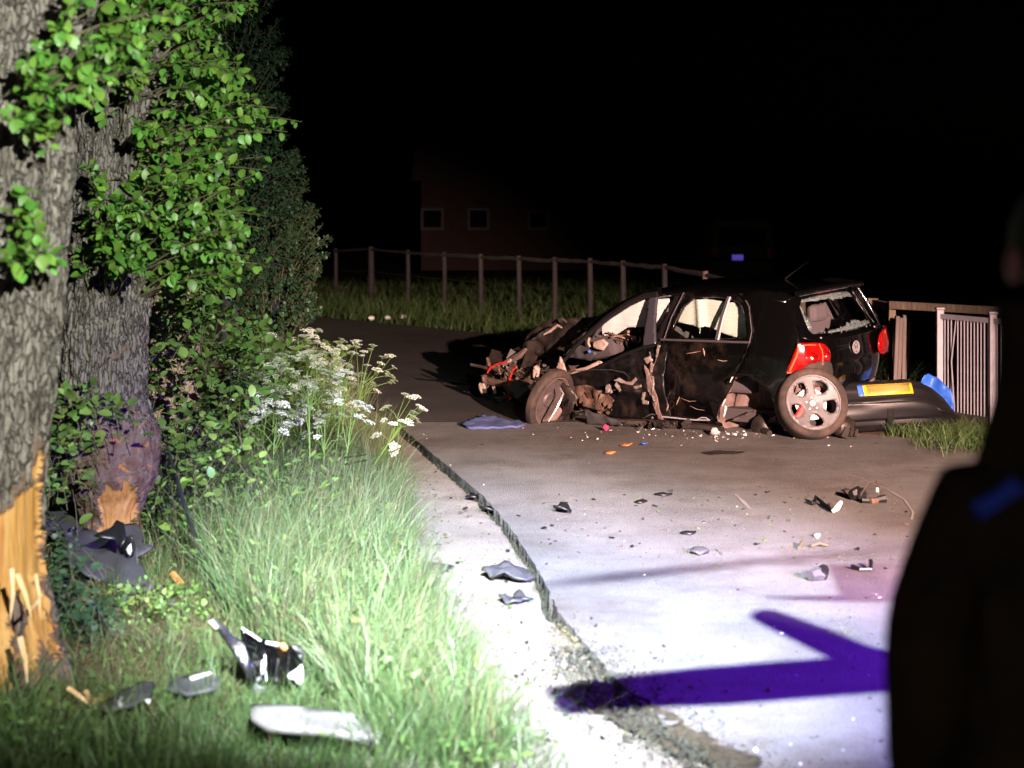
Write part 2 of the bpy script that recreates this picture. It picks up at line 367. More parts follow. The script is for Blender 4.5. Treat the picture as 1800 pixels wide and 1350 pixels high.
def jag(t, a): return a * noise.noise(V((t * 9, 3.1, 0))) + a * .8 * noise.noise(V((t * 31, 8.1, 0)))
left = []
for a, b in zip(EDGE, EDGE[1:]):
    n = max(2, int((b - a).length / (.035 if 5 < a.y < 17 else .4)))
    for k in range(n):
        p = a.lerp(b, k / n); left.append((p.x + jag(p.y, .016), p.y))
def slab(name, outer, m):
    vs_, fs_ = tess(outer, (), .7)
    o = link(name, MB().add([(v.x, v.y, 0) for v in vs_], fs_).mesh(name), M[m], None, False)
    md = o.modifiers.new('thickness', 'SOLIDIFY'); md.thickness = .10; md.offset = -1
    bm = bmesh.new(); bm.from_mesh(o.data)      # make sure the sheet faces up
    if sum(f.normal.z for f in bm.faces) < 0: bmesh.ops.reverse_faces(bm, faces=bm.faces)
    bm.to_mesh(o.data); bm.free()
    return tag(o, kind='structure')
SEAM = 16.40
cross = [(x, SEAM + .02 * noise.noise(V((x * 6, 0, 0))) + .012 * noise.noise(V((x * 25, 1, 0)))) for x in np.linspace(edge_x(SEAM) + .02, 2.86, 90)]
slab('concrete_road', [p for p in left if p[1] < SEAM - .03] + [(x, y - .018) for x, y in cross] + FAR[8:] + [(16, -6)], 'concrete')
slab('road', [(x, y + .018) for x, y in cross[::-1]] + [p for p in left if p[1] > SEAM + .05] + FAR[:7] + [(2.75, 16.75)], 'asphalt')

def gap_w(D): return lerp_tab([(6, .0), (8.0, .0), (8.3, .035), (8.55, .06), (9.2, .022), (10.5, .028), (12, .036), (15, .045), (17, .05)], D)
mb = MB(); rows = []; Ds = list(np.arange(2.5, 24, .045)); NX = 16
GRASS_EDGE = [(G(px, py).y, G(px, py).x) for px, py in [(960, 1420), (915, 1350), (880, 1275), (830, 1212), (795, 1150), (755, 1085), (722, 1020), (704, 960), (692, 880), (672, 800), (645, 742), (615, 690)]] + [(21, -2.6), (25, -5.2)]
GRASS_EDGE = [(2, .9)] + GRASS_EDGE
def grass_x(D): return lerp_tab(GRASS_EDGE, D)
for D in Ds:
    xr = edge_x(D) - gap_w(D) + jag(D + 50, .013) - (.02 if D < 17 else .0); xl = min(grass_x(D) - .55, xr - .3)
    for k in range(NX):
        x = xr + (xl - xr) * (k / (NX - 1)) ** 1.3
        z = -.028 + .016 * noise.noise(V((x * 2.2, D * 2.2, 1))) + .006 * noise.noise(V((x * 14, D * 14, 1)))
        rows.append((x, D, z))
fs = [(i * NX + k, i * NX + k + 1, (i + 1) * NX + k + 1, (i + 1) * NX + k) for i in range(len(Ds) - 1) for k in range(NX - 1)]
sh = mb.add(rows, fs).build('road_shoulder', M['sand'], smooth=True, auto=False); tag(sh, kind='structure')
bm = bmesh.new(); bm.from_mesh(sh.data)
if sum(f.normal.z for f in bm.faces) < 0: bmesh.ops.reverse_faces(bm, faces=bm.faces)
bm.to_mesh(sh.data); bm.free()
md = sh.modifiers.new('thickness', 'SOLIDIFY'); md.thickness = .05; md.offset = -1

def sheet_grid(name, x0, x1, y0, y1, st, zf, m):
    xs = np.arange(x0, x1 + st / 2, st); ys = np.arange(y0, y1 + st / 2, st); n = len(xs)
    vs = [(x, y, zf(x, y)) for y in ys for x in xs]
    fs = [(j * n + i, j * n + i + 1, (j + 1) * n + i + 1, (j + 1) * n + i) for j in range(len(ys) - 1) for i in range(n - 1)]
    o = MB().add(vs, fs).build(name, m, smooth=True, auto=False); return tag(o, kind='structure')
def verge_z(x, y):
    d = grass_x(y) - x
    return -.105 + .065 * min(1, max(0, d / .6)) + (.03 * noise.noise(V((x * 1.6, y * 1.6, 0))) if d > 0 else 0) + .03 * max(0, min(1, (d - 1.2) / 2))
sheet_grid('verge_soil', -10, 3.5, 3, 26, .14, verge_z, M['soil'])
sheet_grid('ground', -280, 280, -60, 500, 20, lambda x, y: -.125, M['field'])
def dirt_z(x, y):
    far = lerp_tab([(2.6, 17.2), (3.15, 15.75), (3.9, 15.15), (5.4, 14.75), (9, 14.35), (16, 14.1)], x)
    return -.05 + .055 * min(1, max(0, (y - far) / .5)) + .025 * noise.noise(V((x * 2, y * 2, 4))) * min(1, max(0, (y - far)))
sheet_grid('dirt_strip', 2.2, 12, 14, 19.2, .1, dirt_z, M['dirt'])
def far_z(x, y): return -.07 + .10 * noise.noise(V((x * .5, y * .5, 7)))
sheet_grid('field_verge', -26, 9, 19, 60, .6, lambda x, y: (far_z(x, y) if y > lerp_tab([(-34, 42.3), (-14, 39.3), (-6, 35.8), (-4, 34), (-2.05, 31.3), (0, 28.5), (1.8, 22.3), (2.7, 19.4), (9, 18)], x) else -.13), M['field'])
fp = sheet_grid('field_path', -6.5, -3.9, 42, 44.4, .4, lambda x, y: .10 + .01 * noise.noise(V((x, y, 0))), M['sand'])

# scrape marks on the asphalt
def ribbon(name, pxs, wd, m):
    pts = [G(*q, .004) for q in pxs]; q = []
    for a, b in zip(pts, pts[1:]):
        for k in range(8): q.append(a.lerp(b, k / 8))
    vs = []
    for i, p in enumerate(q):
        t = (q[min(i + 1, len(q) - 1)] - q[max(i - 1, 0)]).normalized(); nrm = V((-t.y, t.x, 0)); ww = wd * (.35 + .65 * abs(noise.noise(p * 3)))
        vs += [p + nrm * ww, p - nrm * ww]
    o = MB().add(vs, [(2 * i, 2 * i + 1, 2 * i + 3, 2 * i + 2) for i in range(len(q) - 1)]).build(name, m)
    return tag(o, kind='structure')
M['scrape'] = mat('scrape', (.24, .215, .2), .9)
ribbon('scrape_mark', [(1395, 812), (1450, 822), (1510, 840), (1560, 860), (1590, 878), (1605, 900), (1602, 915)], .016, M['scrape'])
ribbon('scrape_mark', [(1292, 868), (1305, 880), (1322, 898)], .02, M['scrape'])
ribbon('scrape_mark', [(1010, 895), (1080, 902)], .012, M['scrape'])

sp_ = [G(*q) for q in [(985, 1203), (1030, 1190), (1075, 1196), (1125, 1230), (1190, 1268), (1270, 1308), (1350, 1348), (1300, 1362), (1200, 1325), (1110, 1282), (1050, 1240), (1005, 1218)]]
M['dark_soil'] = mat('dark_soil', (.022, .018, .012), .95, spec=.1, col2=(.06, .05, .032), scale=22, bump=1, bscale=60)
so = panel('soil_patch', smooth_poly([(p.x, p.y) for p in sp_], 1), lambda x, y: V((x + .05 * noise.noise(V((x * 7, y * 7, 2))) + .03 * noise.noise(V((x * 25, y * 25, 3))), y + .05 * noise.noise(V((x * 7, y * 7, 6))), (.004 if x > edge_x(y) else -.018) + .022 * abs(noise.noise(V((x * 14, y * 9, 0)))))), M['dark_soil'], None, (), .03, 0)
tag(so, kind='structure')

# ------------------------------------------------------------------ grass and other ground cover
def blades(name, roots, h, wd, lean, m, nseg=3, curl=.5, dirbias=None):
    n = len(roots); roots = np.asarray(roots, float)
    H = rng.uniform(h[0], h[1], n); W = rng.uniform(wd[0], wd[1], n)
    az = rng.uniform(0, 2 * np.pi, n); ld = np.stack([np.cos(az), np.sin(az)], 1)
    if dirbias is not None: ld = ld + np.asarray(dirbias); ld /= np.linalg.norm(ld, axis=1)[:, None] + 1e-9
    L = rng.uniform(lean[0], lean[1], n)
    fa = rng.uniform(0, 2 * np.pi, n); side = np.stack([np.cos(fa), np.sin(fa), np.zeros(n)], 1)
    vs = []
    for k in range(nseg + 1):
        t = k / nseg
        hz = H * (t - curl * .45 * L * t * t); off = H * L * t ** 1.8
        c = roots + np.stack([ld[:, 0] * off, ld[:, 1] * off, hz], 1)
        ww = (W * (1 - t ** 1.6) * .5)[:, None]
        if k < nseg: vs += [c - side * ww, c + side * ww]
        else: vs += [c]
    nv = 2 * nseg + 1
    arr = np.stack(vs, 1).reshape(-1, 3)
    tr = []
    for k in range(nseg - 1): tr += [(2 * k, 2 * k + 1, 2 * k + 3), (2 * k, 2 * k + 3, 2 * k + 2)]
    tr.append((2 * nseg - 2, 2 * nseg - 1, 2 * nseg))
    tris = (np.arange(n)[:, None, None] * nv + np.array(tr)[None]).reshape(-1, 3)
    o = link(name, tri_mesh(name, arr, tris), m, None, False)
    return tag(o, kind='stuff')
TRODDEN = [(110, 1020), (250, 960), (390, 1040), (450, 1120), (445, 1190), (380, 1240), (260, 1262), (120, 1262), (60, 1240)]
def px_of(p): s = FPX / p[1]; return CX + p[0] * s, HY + (CAMH - p[2]) * s
def scatter(n, D0, D1, xl, keep):
    out = []
    while len(out) < n:
        D = math.sqrt(random.uniform(D0 * D0, D1 * D1)) if random.random() < .5 else random.uniform(D0, D1)
        x1 = grass_x(D); x = random.uniform(xl(D), x1)
        if keep(x, D): out.append((x, D, verge_z(x, D)))
    return out
vl = lambda D: -.36 * D - .2
def in_trod(x, D): return inpoly(*px_of((x, D, 0)), TRODDEN)
def long_zone(x, D): return not in_trod(x, D) and (grass_x(D) - x < 1.15 + .35 * noise.noise(V((x * 2, D * 1.3, 0))) or D < 6.9)
LOWZ = [(350, 1140), (560, 1140), (700, 1345), (380, 1350), (130, 1275), (160, 1215), (330, 1210)]
def in_low(x, D): return inpoly(*px_of((x, D, 0)), LOWZ)
def clump(x, D): return noise.noise(V((x * 3.1, D * 3.1, 5))) > random.uniform(-.9, .45)
def tufts(name, n, D0, D1, xl, keep, per, rad, h, wd, lean, m):
    cs = scatter(n, D0, D1, xl, keep); R_, B_ = [], []
    for c in cs:
        k = random.randint(*per); q = random.uniform(.65, 1.15)
        for _ in range(k):
            ox, oy = random.gauss(0, rad), random.gauss(0, rad); R_.append((c[0] + ox, c[1] + oy, c[2] - .01)); B_.append((ox / rad * .9 + .25, oy / rad * .9 - .1))
    return blades(name, R_, h, wd, lean, m, dirbias=np.array(B_) * 1.1)
ok = lambda x, D: not in_trod(x, D) and not in_low(x, D)
edge_band = lambda x, D: ok(x, D) and grass_x(D) - x < 1.15 + .35 * noise.noise(V((x * 2, D * 1.3, 0)))
tufts('grass', 420, 6.2, 12.5, vl, edge_band, (18, 40), .05, (.12, .48), (.004, .0115), (.1, .8), M['grass'])
tufts('grass', 330, 6.6, 15.5, lambda D: grass_x(D) - 1.1, edge_band, (15, 34), .06, (.15, .52), (.003, .009), (.15, 1.0), M['grass_pale'])
tufts('grass', 200, 5.5, 7.6, vl, ok, (20, 40), .05, (.10, .34), (.004, .011), (.1, .7), M['grass'])
tufts('grass', 320, 10.5, 19, lambda D: grass_x(D) - 2.6, lambda x, D: True, (20, 40), .06, (.2, .60), (.003, .008), (.1, .5), M['grass_pale'])
tufts('grass', 260, 6.2, 14.5, lambda D: grass_x(D) - 1.6, edge_band, (6, 14), .05, (.25, .62), (.0025, .005), (.1, .8), M['grass_dry'])
tufts('grass', 50, 7.0, 10.5, vl, in_trod, (10, 24), .03, (.08, .26), (.003, .007), (.1, .5), M['grass'])
blades('grass', scatter(4500, 5.6, 8.6, vl, in_low), (.02, .10), (.004, .009), (.2, 1.2), M['grass'])
tufts('grass', 75, 5.7, 7.5, vl, in_low, (7, 16), .03, (.08, .24), (.003, .006), (.1, .5), M['grass'])
blades('grass', scatter(15000, 5.6, 20, vl, ok), (.04, .18), (.004, .009), (.2, 1.2), M['grass'])
blades('grass', scatter(6000, 5.6, 14, vl, lambda x, D: not in_low(x, D)), (.04, .24), (.0025, .006), (.3, 1.6), M['grass_dry'])
blades('grass', scatter(9000, 6, 10.5, vl, in_trod), (.02, .12), (.004, .008), (.6, 2.2), M['grass_dry'])
blades('grass', scatter(3000, 6, 10.5, vl, in_trod), (.03, .13), (.004, .009), (.3, 1.6), M['weed'])
# straggling edge onto the shoulder
rt = []
while len(rt) < 2600:
    D = random.uniform(5.6, 17); x = grass_x(D) + abs(random.gauss(0, .10)); rt.append((x, D, -.03))
blades('grass', rt, (.03, .15), (.003, .007), (.3, 1.6), M['grass'])
# moss and litter along the seam of the asphalt
rt = []
while len(rt) < 2600:
    D = random.uniform(8.2, 17.5); g = gap_w(D); x = edge_x(D) - random.uniform(-.012, g + .018)
    if noise.noise(V((D * 5, x * 5, 2))) > -.25: rt.append((x, D, -.09))
blades('moss', rt, (.04, .09), (.006, .013), (.1, 1.2), M['moss'], nseg=2)
rt = []
while len(rt) < 2600:
    D = random.uniform(5.6, 8.6); x = edge_x(D) + random.gauss(-.07, .12 if D < 7.4 else .075)
    if noise.noise(V((D * 3, x * 6, 9))) > -.2: rt.append((x, D, 0.0 if x > edge_x(D) else -.025))
blades('leaf_litter', rt, (.004, .022), (.005, .012), (.8, 3.2), M['litter'], nseg=2)
rt = [(edge_x(D) + random.gauss(-.01, .13), D, -.01) for D in np.random.default_rng(3).uniform(5.4, 7.9, 3200)]
blades('moss', rt, (.008, .03), (.008, .02), (.3, 1.5), M['moss'], nseg=2)
# grass of the field beyond the road
rt = []
while len(rt) < 16000:
    x = random.uniform(-9, 5); y = random.uniform(19, 48)
    e = lerp_tab([(-14, 39.1), (-6, 35.7), (-4, 33.9), (-2.05, 31.2), (0, 28.4), (1.8, 22.3), (2.7, 19.4)], x)
    if y > e + abs(random.gauss(0, .3)) and (y - e < 5 or random.random() < .35) and noise.noise(V((x * .7, y * .7, 3))) > random.uniform(-.8, .5): rt.append((x, y, far_z(x, y) - .02))
blades('grass', rt, (.12, .50), (.012, .026), (.2, .9), M['grass'], nseg=2)
rt = []
while len(rt) < 1800:
    q = G(random.gauss(1700, 45), random.gauss(772, 12)); rt.append((q.x, q.y, -.02))
for _ in range(500):
    q = G(random.uniform(1560, 1660), random.uniform(748, 768)); rt.append((q.x, q.y, -.02))
blades('grass', rt, (.05, .2), (.005, .011), (.2, 1.0), M['grass'], nseg=2)

# ------------------------------------------------------------------ leaves
def leaf_verts(wid=.40, fold=.18, droop=.22):
    ts = [0, .14, .34, .56, .78, .92, 1]; hw = [0, .58, .94, 1.0, .72, .36, 0]
    vs = []; tr = []
    for t, q in zip(ts, hw): vs.append((0, t, -droop * t * t))
    L0 = len(vs)
    for sgn in (-1, 1):
        for t, q in list(zip(ts, hw))[1:-1]: vs.append((sgn * wid * q, t, -droop * t * t + fold * wid * q))
    for si in (0, 1):
        b = L0 + si * 5; f = (lambda a, c, d: (a, c, d)) if si else (lambda a, c, d: (a, d, c))
        tr.append(f(0, b, 1))
        for i in range(4): tr += [f(i + 1, b + i, b + i + 1), f(i + 1, b + i + 1, i + 2)]
        tr.append(f(5, b + 4, 6))
    return np.array(vs, np.float32), np.array(tr, np.int32)
LV, LT = leaf_verts()
LEAF_NARROW = LV * np.array([.55, 1, 1], np.float32)
LEAF_ME = {}
def leaf_mesh(key):
    if key not in LEAF_ME:
        me = tri_mesh('leaf', LV, LT); me.materials.append(M[key]); me.polygons.foreach_set('use_smooth', [True] * len(me.polygons)); LEAF_ME[key] = me
    return LEAF_ME[key]
def leaf_matrix(pos, d, size, updir=None):
    d = d.normalized(); up = updir or V((random.uniform(-.6, .6), random.uniform(-1.0, .3), 1)).normalized()
    x = d.cross(up); x = x.normalized() if x.length > 1e-4 else V((1, 0, 0)); z = x.cross(d)
    m = Matrix((x, d, z)).transposed().to_4x4() @ Matrix.Diagonal((random.uniform(.68, 1.08), 1, 1, 1))
    m = m @ Matrix.Scale(size, 4); m.translation = pos
    return m
def attach_leaves(root, mats, key, n_obj=300):
    inv = root.matrix_world.inverted() if root.matrix_world != Matrix.Identity(4) else Matrix.Identity(4)
    loc = root.location
    scored = sorted(mats, key=lambda m: -(m.to_scale().y / max(m.translation.y, 1) + (0 if abs(m.translation.x / m.translation.y) < .31 and m.translation.z < CAMH + .13 * m.translation.y else -1)))
    for m in scored[:n_obj]:
        o = bpy.data.objects.new('leaf', leaf_mesh(key)); COL.objects.link(o); o.parent = root
        mm = m.copy(); mm.translation = m.translation - loc; o.matrix_basis = mm
    rest = scored[n_obj:]
    if rest:
        A = np.array([np.array(m) for m in rest]); hv = np.concatenate([LV, np.ones((len(LV), 1))], 1)
        vs = np.einsum('nij,vj->nvi', A, hv)[:, :, :3] - np.array(loc)
        tr = (np.arange(len(rest))[:, None, None] * len(LV) + LT[None]).reshape(-1, 3)
        o = link('foliage', tri_mesh('foliage', vs.reshape(-1, 3), tr), M[key], root, True); tag(o, kind='stuff')
def shoot(twigs, mats, a, b, size, nleaf, r0=.006, rise=.15, start=.25, lsz=(.75, 1.25)):
    a, b = V(a), V(b); L = (b - a).length; c = (a + b) / 2 + V((random.uniform(-.12, .12) * L, random.uniform(-.12, .12) * L, rise * L))
    pts = [a * (1 - t) ** 2 + c * 2 * t * (1 - t) + b * t * t for t in np.linspace(0, 1, 7)]
    twigs.tube(pts, [r0 * (1 - .75 * t) for t in np.linspace(0, 1, 7)], 5, cap=False)
    for i in range(nleaf):
        t = start + (1 - start) * (i + random.random() * .6) / nleaf
        t = min(t, 1); p = a * (1 - t) ** 2 + c * 2 * t * (1 - t) + b * t * t
        tg = (2 * (1 - t) * (c - a) + 2 * t * (b - c)).normalized(); sd = tg.orthogonal().normalized()
        sd = Matrix.Rotation(random.uniform(0, 2 * math.pi), 3, tg) @ sd
        d = (tg * random.uniform(.1, .9) + sd + V((0, 0, random.uniform(-.45, .35)))).normalized()
        q = p + d * size * .22
        mats.append(leaf_matrix(q, d, size * random.uniform(*lsz) * (1 - .35 * max(0, t - .8) / .2)))

def weeds(name, pts, zr, sz, m):
    LV = LEAF_NARROW
    A = np.array([np.array(leaf_matrix(V((x, y, z + random.uniform(*zr))), V((random.uniform(-1, 1), random.uniform(-1, 1), random.uniform(-.2, .9))), random.uniform(*sz))) for x, y, z in pts])
    hv = np.concatenate([LV, np.ones((len(LV), 1))], 1); vs = np.einsum('nij,vj->nvi', A, hv)[:, :, :3]
    tr = (np.arange(len(pts))[:, None, None] * len(LV) + LT[None]).reshape(-1, 3)
    return tag(link(name, tri_mesh(name, vs.reshape(-1, 3), tr), m, None, True), kind='stuff')
weeds('weeds', scatter(2600, 6, 11, vl, lambda x, D: ok(x, D) and noise.noise(V((x * 2, D * 2, 11))) > -.05), (.01, .20), (.02, .055), M['weed'])
weeds('weeds', scatter(1500, 6.6, 12, lambda D: grass_x(D) - 1.2, ok), (.04, .30), (.025, .06), M['weed'])
weeds('weeds', scatter(900, 6.2, 10, vl, in_trod), (.0, .08), (.015, .04), M['weed'])
weeds('weeds', scatter(5200, 10.2, 17, lambda D: grass_x(D) - 3.0, lambda x, D: grass_x(D) - x > .35 and noise.noise(V((x * 2, D * 2, 15))) > -.25), (.02, .42), (.03, .07), M['leaf_ground'])

# ------------------------------------------------------------------ trees
def trunk(root, path, nth, dz, classify, mats, bulge=None, seed=0):
    """path rows: (z, x, y, r); classify(point, theta) -> key of mats"""
    loc = root.location; zs = np.arange(path[0][0], path[-1][0] + dz, dz); V_ = []; keys = []
    tabs = [[(p[0], p[k]) for p in path] for k in (1, 2, 3)]
    for z in zs:
        x, y, r = (lerp_tab(t, z) for t in tabs)
        for k in range(nth):
            th = 2 * math.pi * k / nth; c, s = math.cos(th), math.sin(th)
            rr = r * (1 + .05 * noise.noise(V((c * 1.3, s * 1.3, z * .9 + seed))) + .03 * noise.noise(V((c * 3, s * 3, z * 3 + seed))))
            if bulge: rr += bulge(z, th)
            key = classify(V((x + rr * c, y + rr * s, z)), th)
            q = V((c * r / .032, s * r / .032, z / .19 + seed + .35 * noise.noise(V((c * r * 20, s * r * 20, z * 5)))))
            if key == 'bark' or key == 'bark_pale':
                d = noise.voronoi(q)[0]; e = min(1, (d[1] - d[0]) * 2.1)
                rr += .036 * e ** .7 - .024 + .008 * noise.noise(V((c * r * 60, s * r * 60, z * 26)))
            elif key == 'wood':
                rr += -.022 + .014 * noise.noise(V((c * r * 30, s * r * 30, z * 2.2))) + .003 * noise.noise(V((c * r * 90, s * r * 90, z * 5)))
            else:
                rr += .018 * noise.noise(V((c * r * 14, s * r * 14, z * 7))) + .012 * noise.noise(V((c * r * 50, s * r * 50, z * 22))) + .006 * noise.noise(V((c * r * 130, s * r * 130, z * 110)))
            V_.append((x + rr * c - loc.x, y + rr * s - loc.y, z - loc.z)); keys.append(key)
    F = {}
    for i in range(len(zs) - 1):
        for k in range(nth):
            f = (i * nth + k, i * nth + (k + 1) % nth, (i + 1) * nth + (k + 1) % nth, (i + 1) * nth + k)
            kk = [keys[j] for j in f]; key = max(set(kk), key=lambda u: (kk.count(u), u)); F.setdefault(key, []).append(f)
    for key, fs in F.items():
        used = sorted({i for f in fs for i in f}); mp = {i: n for n, i in enumerate(used)}
        me = bpy.data.meshes.new('m'); me.from_pydata([V_[i] for i in used], [], [tuple(mp[i] for i in f) for f in fs]); me.update()
        o = link(mats[key][0], me, M[mats[key][1]], root, True)
    return root
def edge_path(rows, D, r_of=None):
    s = FPX / D; out = []
    for y, l, r_ in rows:
        xl, xr = (l - CX) / s, (r_ - CX) / s
        out.append((CAMH - (y - HY) / s, (xl + xr) / 2, D, (xr - xl) / 2))
    return sorted(out)

# --- the tree with the long yellow wound (near)
D1 = 7.35
t1 = empty('tree', (-2.2, D1, 0), 'near tree trunk with long splintered yellow wound down its base', 'tree', 'roadside trees')
rows = [(-700, -40, 230), (-200, -70, 195), (0, -95, 170), (60, -110, 148), (130, -125, 126), (300, -130, 124), (480, -140, 112), (620, -165, 95), (750, -185, 82), (850, -195, 72), (930, -195, 68), (1000, -190, 72), (1060, -185, 84), (1120, -185, 98), (1180, -190, 116), (1225, -195, 140), (1260, -210, 172)]
W1 = [(58, 800), (72, 815), (74, 900), (76, 1040), (92, 1090), (108, 1140), (96, 1160), (72, 1130), (62, 1180), (48, 1160), (52, 1100), (30, 1010), (22, 1080), (12, 1230), (-80, 1230), (-80, 960), (-5, 930), (14, 888), (40, 868), (52, 840)]
R1 = [(30, 1000), (115, 1130), (135, 1240), (-40, 1245), (-20, 1000)]
def cls1(p, th):
    if p.z > 1.2 or math.sin(th) > .2: return 'bark'
    q = px_of(p); q = (q[0] + 16 * noise.noise(p * 14) + 8 * noise.noise(p * 45), q[1] + 45 * noise.noise(V((p.x * 30, p.y * 30, p.z * 5))))
    if inpoly(*q, W1): return 'wood'
    if any(inpoly(q[0] + a, q[1] + b, W1) for a, b in ((12, 0), (-12, 0), (0, 22), (0, -22))): return 'red'
    return 'red' if inpoly(*q, R1) and noise.noise(p * 9) + .6 * noise.noise(p * 40) > -.25 else 'bark'
trunk(t1, edge_path(rows, D1), 210, .014, cls1, {'bark': ('trunk', 'bark'), 'wood': ('exposed_wood', 'wood'), 'red': ('torn_bark', 'bark_red')}, seed=1)
for (a, b, r) in [((48, 1075), (76, 1042), .010), ((30, 1010), (55, 1085), .012), ((20, 1000), (18, 1090), .012), ((62, 1010), (70, 1085), .008), ((120, 1210), (170, 1248), .013), ((35, 1120), (48, 1200), .013)]:
    p, q = P(*a, D1 - .43), P(*b, D1 - .47); sp = MB().tube([p - t1.location, (p + q) / 2 - t1.location + V((.01, -.01, 0)), q - t1.location], [r, r * .8, r * .15], 5).build('splinter', M['splinter'], t1)
tw = MB(); ms = []
for px, py, rad, n in [(85, 55, 36, 3), (45, 130, 50, 5), (110, 165, 50, 4), (60, 205, 40, 3), (25, 195, 25, 2), (45, 375, 42, 4), (30, 430, 46, 4), (65, 440, 36, 3), (235, 60, 80, 7), (210, 110, 60, 5), (330, 30, 90, 7), (150, 20, 50, 3)]:
    for k in range(n):
        D = D1 - .36 - random.uniform(.02, .28); e = P(px + random.gauss(0, rad * .45), py + random.gauss(0, rad * .4), D)
        zz = e.z - random.uniform(.02, .2); a = V((lerp_tab([(p[0], p[1]) for p in edge_path(rows, D1)], zz) + min(.28, max(-.2, e.x + 2.2)), D1 - .26, zz))
        shoot(tw, ms, a, e, .058, random.randint(8, 13), start=.35, r0=.004)
tw.v = [tuple(V(v) - t1.location) for v in tw.v]; tag(tw.build('branch', M['twig'], t1, True), kind='stuff')
attach_leaves(t1, ms, 'leaf')

# --- the tree the wreck hit: burl, reddish torn bark, short yellow wood
D2 = 10.3
t2 = empty('tree', (-2.46, D2, 0), 'leafy tree with torn reddish burl above a yellow broken foot', 'tree', 'roadside trees')
rows = [(-900, 130, 330), (-300, 125, 305), (0, 122, 292), (200, 118, 280), (490, 110, 268), (600, 96, 259), (680, 96, 257), (720, 98, 262), (755, 102, 272), (800, 108, 280), (835, 116, 279), (860, 126, 266), (880, 136, 254), (905, 142, 247), (935, 144, 247), (975, 142, 254)]
W2 = [(178, 866), (200, 858), (225, 866), (250, 872), (250, 925), (170, 925)]
def cls2(p, th):
    if math.sin(th) > .3: return 'bark'
    x, y = px_of(p)
    if y > 858 + 22 * noise.noise(V((p.x * 26, p.y * 26, p.z * 6))): return 'wood' if 176 + 14 * noise.noise(p * 17) < x < 243 + 14 * noise.noise(p * 13 + V((9, 0, 0))) else 'red'
    return 'red' if y > 745 + 75 * noise.noise(p * 4.5) + 75 * noise.noise(p * 34) or (noise.noise(p * 40) > -.05 and inpoly(x, y, [(190, 625), (208, 612), (230, 606), (252, 594), (256, 600), (222, 618), (204, 636)])) else 'bark'
def bul2(z, th): return .035 * math.exp(-((z - .60) / .2) ** 2) * noise.noise(V((math.cos(th) * 2.2, math.sin(th) * 2.2, z * 3.5)))
trunk(t2, edge_path(rows, D2), 190, .014, cls2, {'bark': ('trunk', 'bark'), 'wood': ('exposed_wood', 'wood'), 'red': ('torn_bark', 'bark_red')}, bul2, seed=5)
tw = MB(); ms = []
CROWN2 = [(125, -160), (470, -160), (452, 0), (415, 62), (425, 115), (482, 188), (520, 210), (462, 258), (472, 300), (445, 345), (472, 385), (458, 432), (468, 470), (405, 500), (330, 520), (262, 486), (150, 462), (120, 400), (180, 330), (128, 280), (150, 190)]
def pick(poly):
    xs = [p[0] for p in poly]; ys = [p[1] for p in poly]
    while True:
        x, y = random.uniform(min(xs), max(xs)), random.uniform(min(ys), max(ys))
        if inpoly(x, y, poly): return x, y
tr2 = [(p[0], p[1]) for p in edge_path(rows, D2)]
n = 0
while n < 330:
    x, y = pick(CROWN2)
    if x < 250 and 150 < y < 330 and random.random() < .75: continue
    D = random.uniform(9.35, 10.35) if x < 270 else random.uniform(9.5, 10.9)
    e = P(x, y, D); zz = max(1.5, e.z - random.uniform(-.05, .45)); cx = lerp_tab(tr2, zz)
    dr = V((e.x - cx, e.y - D2, 0)).normalized(); a = V((cx, D2, zz)) + dr * .25
    b2 = e + (e - a).normalized() * .02
    shoot(tw, ms, a, b2, .063, random.randint(11, 18), start=.45 if (e - a).length > .5 else .25); n += 1
for q in [(530, 214), (505, 232), (486, 190), (478, 470), (470, 380), (452, 8), (420, 110), (470, 300)]:
    e = P(*q, 10.0); shoot(tw, ms, V((-2.3, 10.2, e.z - .1)), e, .066, 15, start=.5)
tw.v = [tuple(V(v) - t2.location) for v in tw.v]; tag(tw.build('branch', M['twig'], t2, True), kind='stuff')
attach_leaves(t2, ms, 'leaf')

# --- third trunk behind
D3 = 13.6
t3 = empty('tree', ((306 - CX) * D3 / FPX, D3, 0), 'slim pale brown trunk behind the burled tree among leaves', 'tree', 'roadside trees')
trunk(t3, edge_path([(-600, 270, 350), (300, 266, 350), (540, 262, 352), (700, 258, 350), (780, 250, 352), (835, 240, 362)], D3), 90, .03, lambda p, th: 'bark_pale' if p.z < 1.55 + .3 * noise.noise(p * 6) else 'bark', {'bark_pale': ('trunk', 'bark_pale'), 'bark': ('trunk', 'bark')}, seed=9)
tw = MB(); ms = []
for k in range(60):
    x, y = random.uniform(270, 430), random.uniform(250, 560); e = P(x, y, random.uniform(12.9, 13.7)); shoot(tw, ms, V((t3.location.x + .1, D3 - .1, e.z - .2)), e, .075, 10, start=.35)
tw.v = [tuple(V(v) - t3.location) for v in tw.v]; tag(tw.build('branch', M['twig'], t3, True), kind='stuff')
attach_leaves(t3, ms, 'leaf', 120)

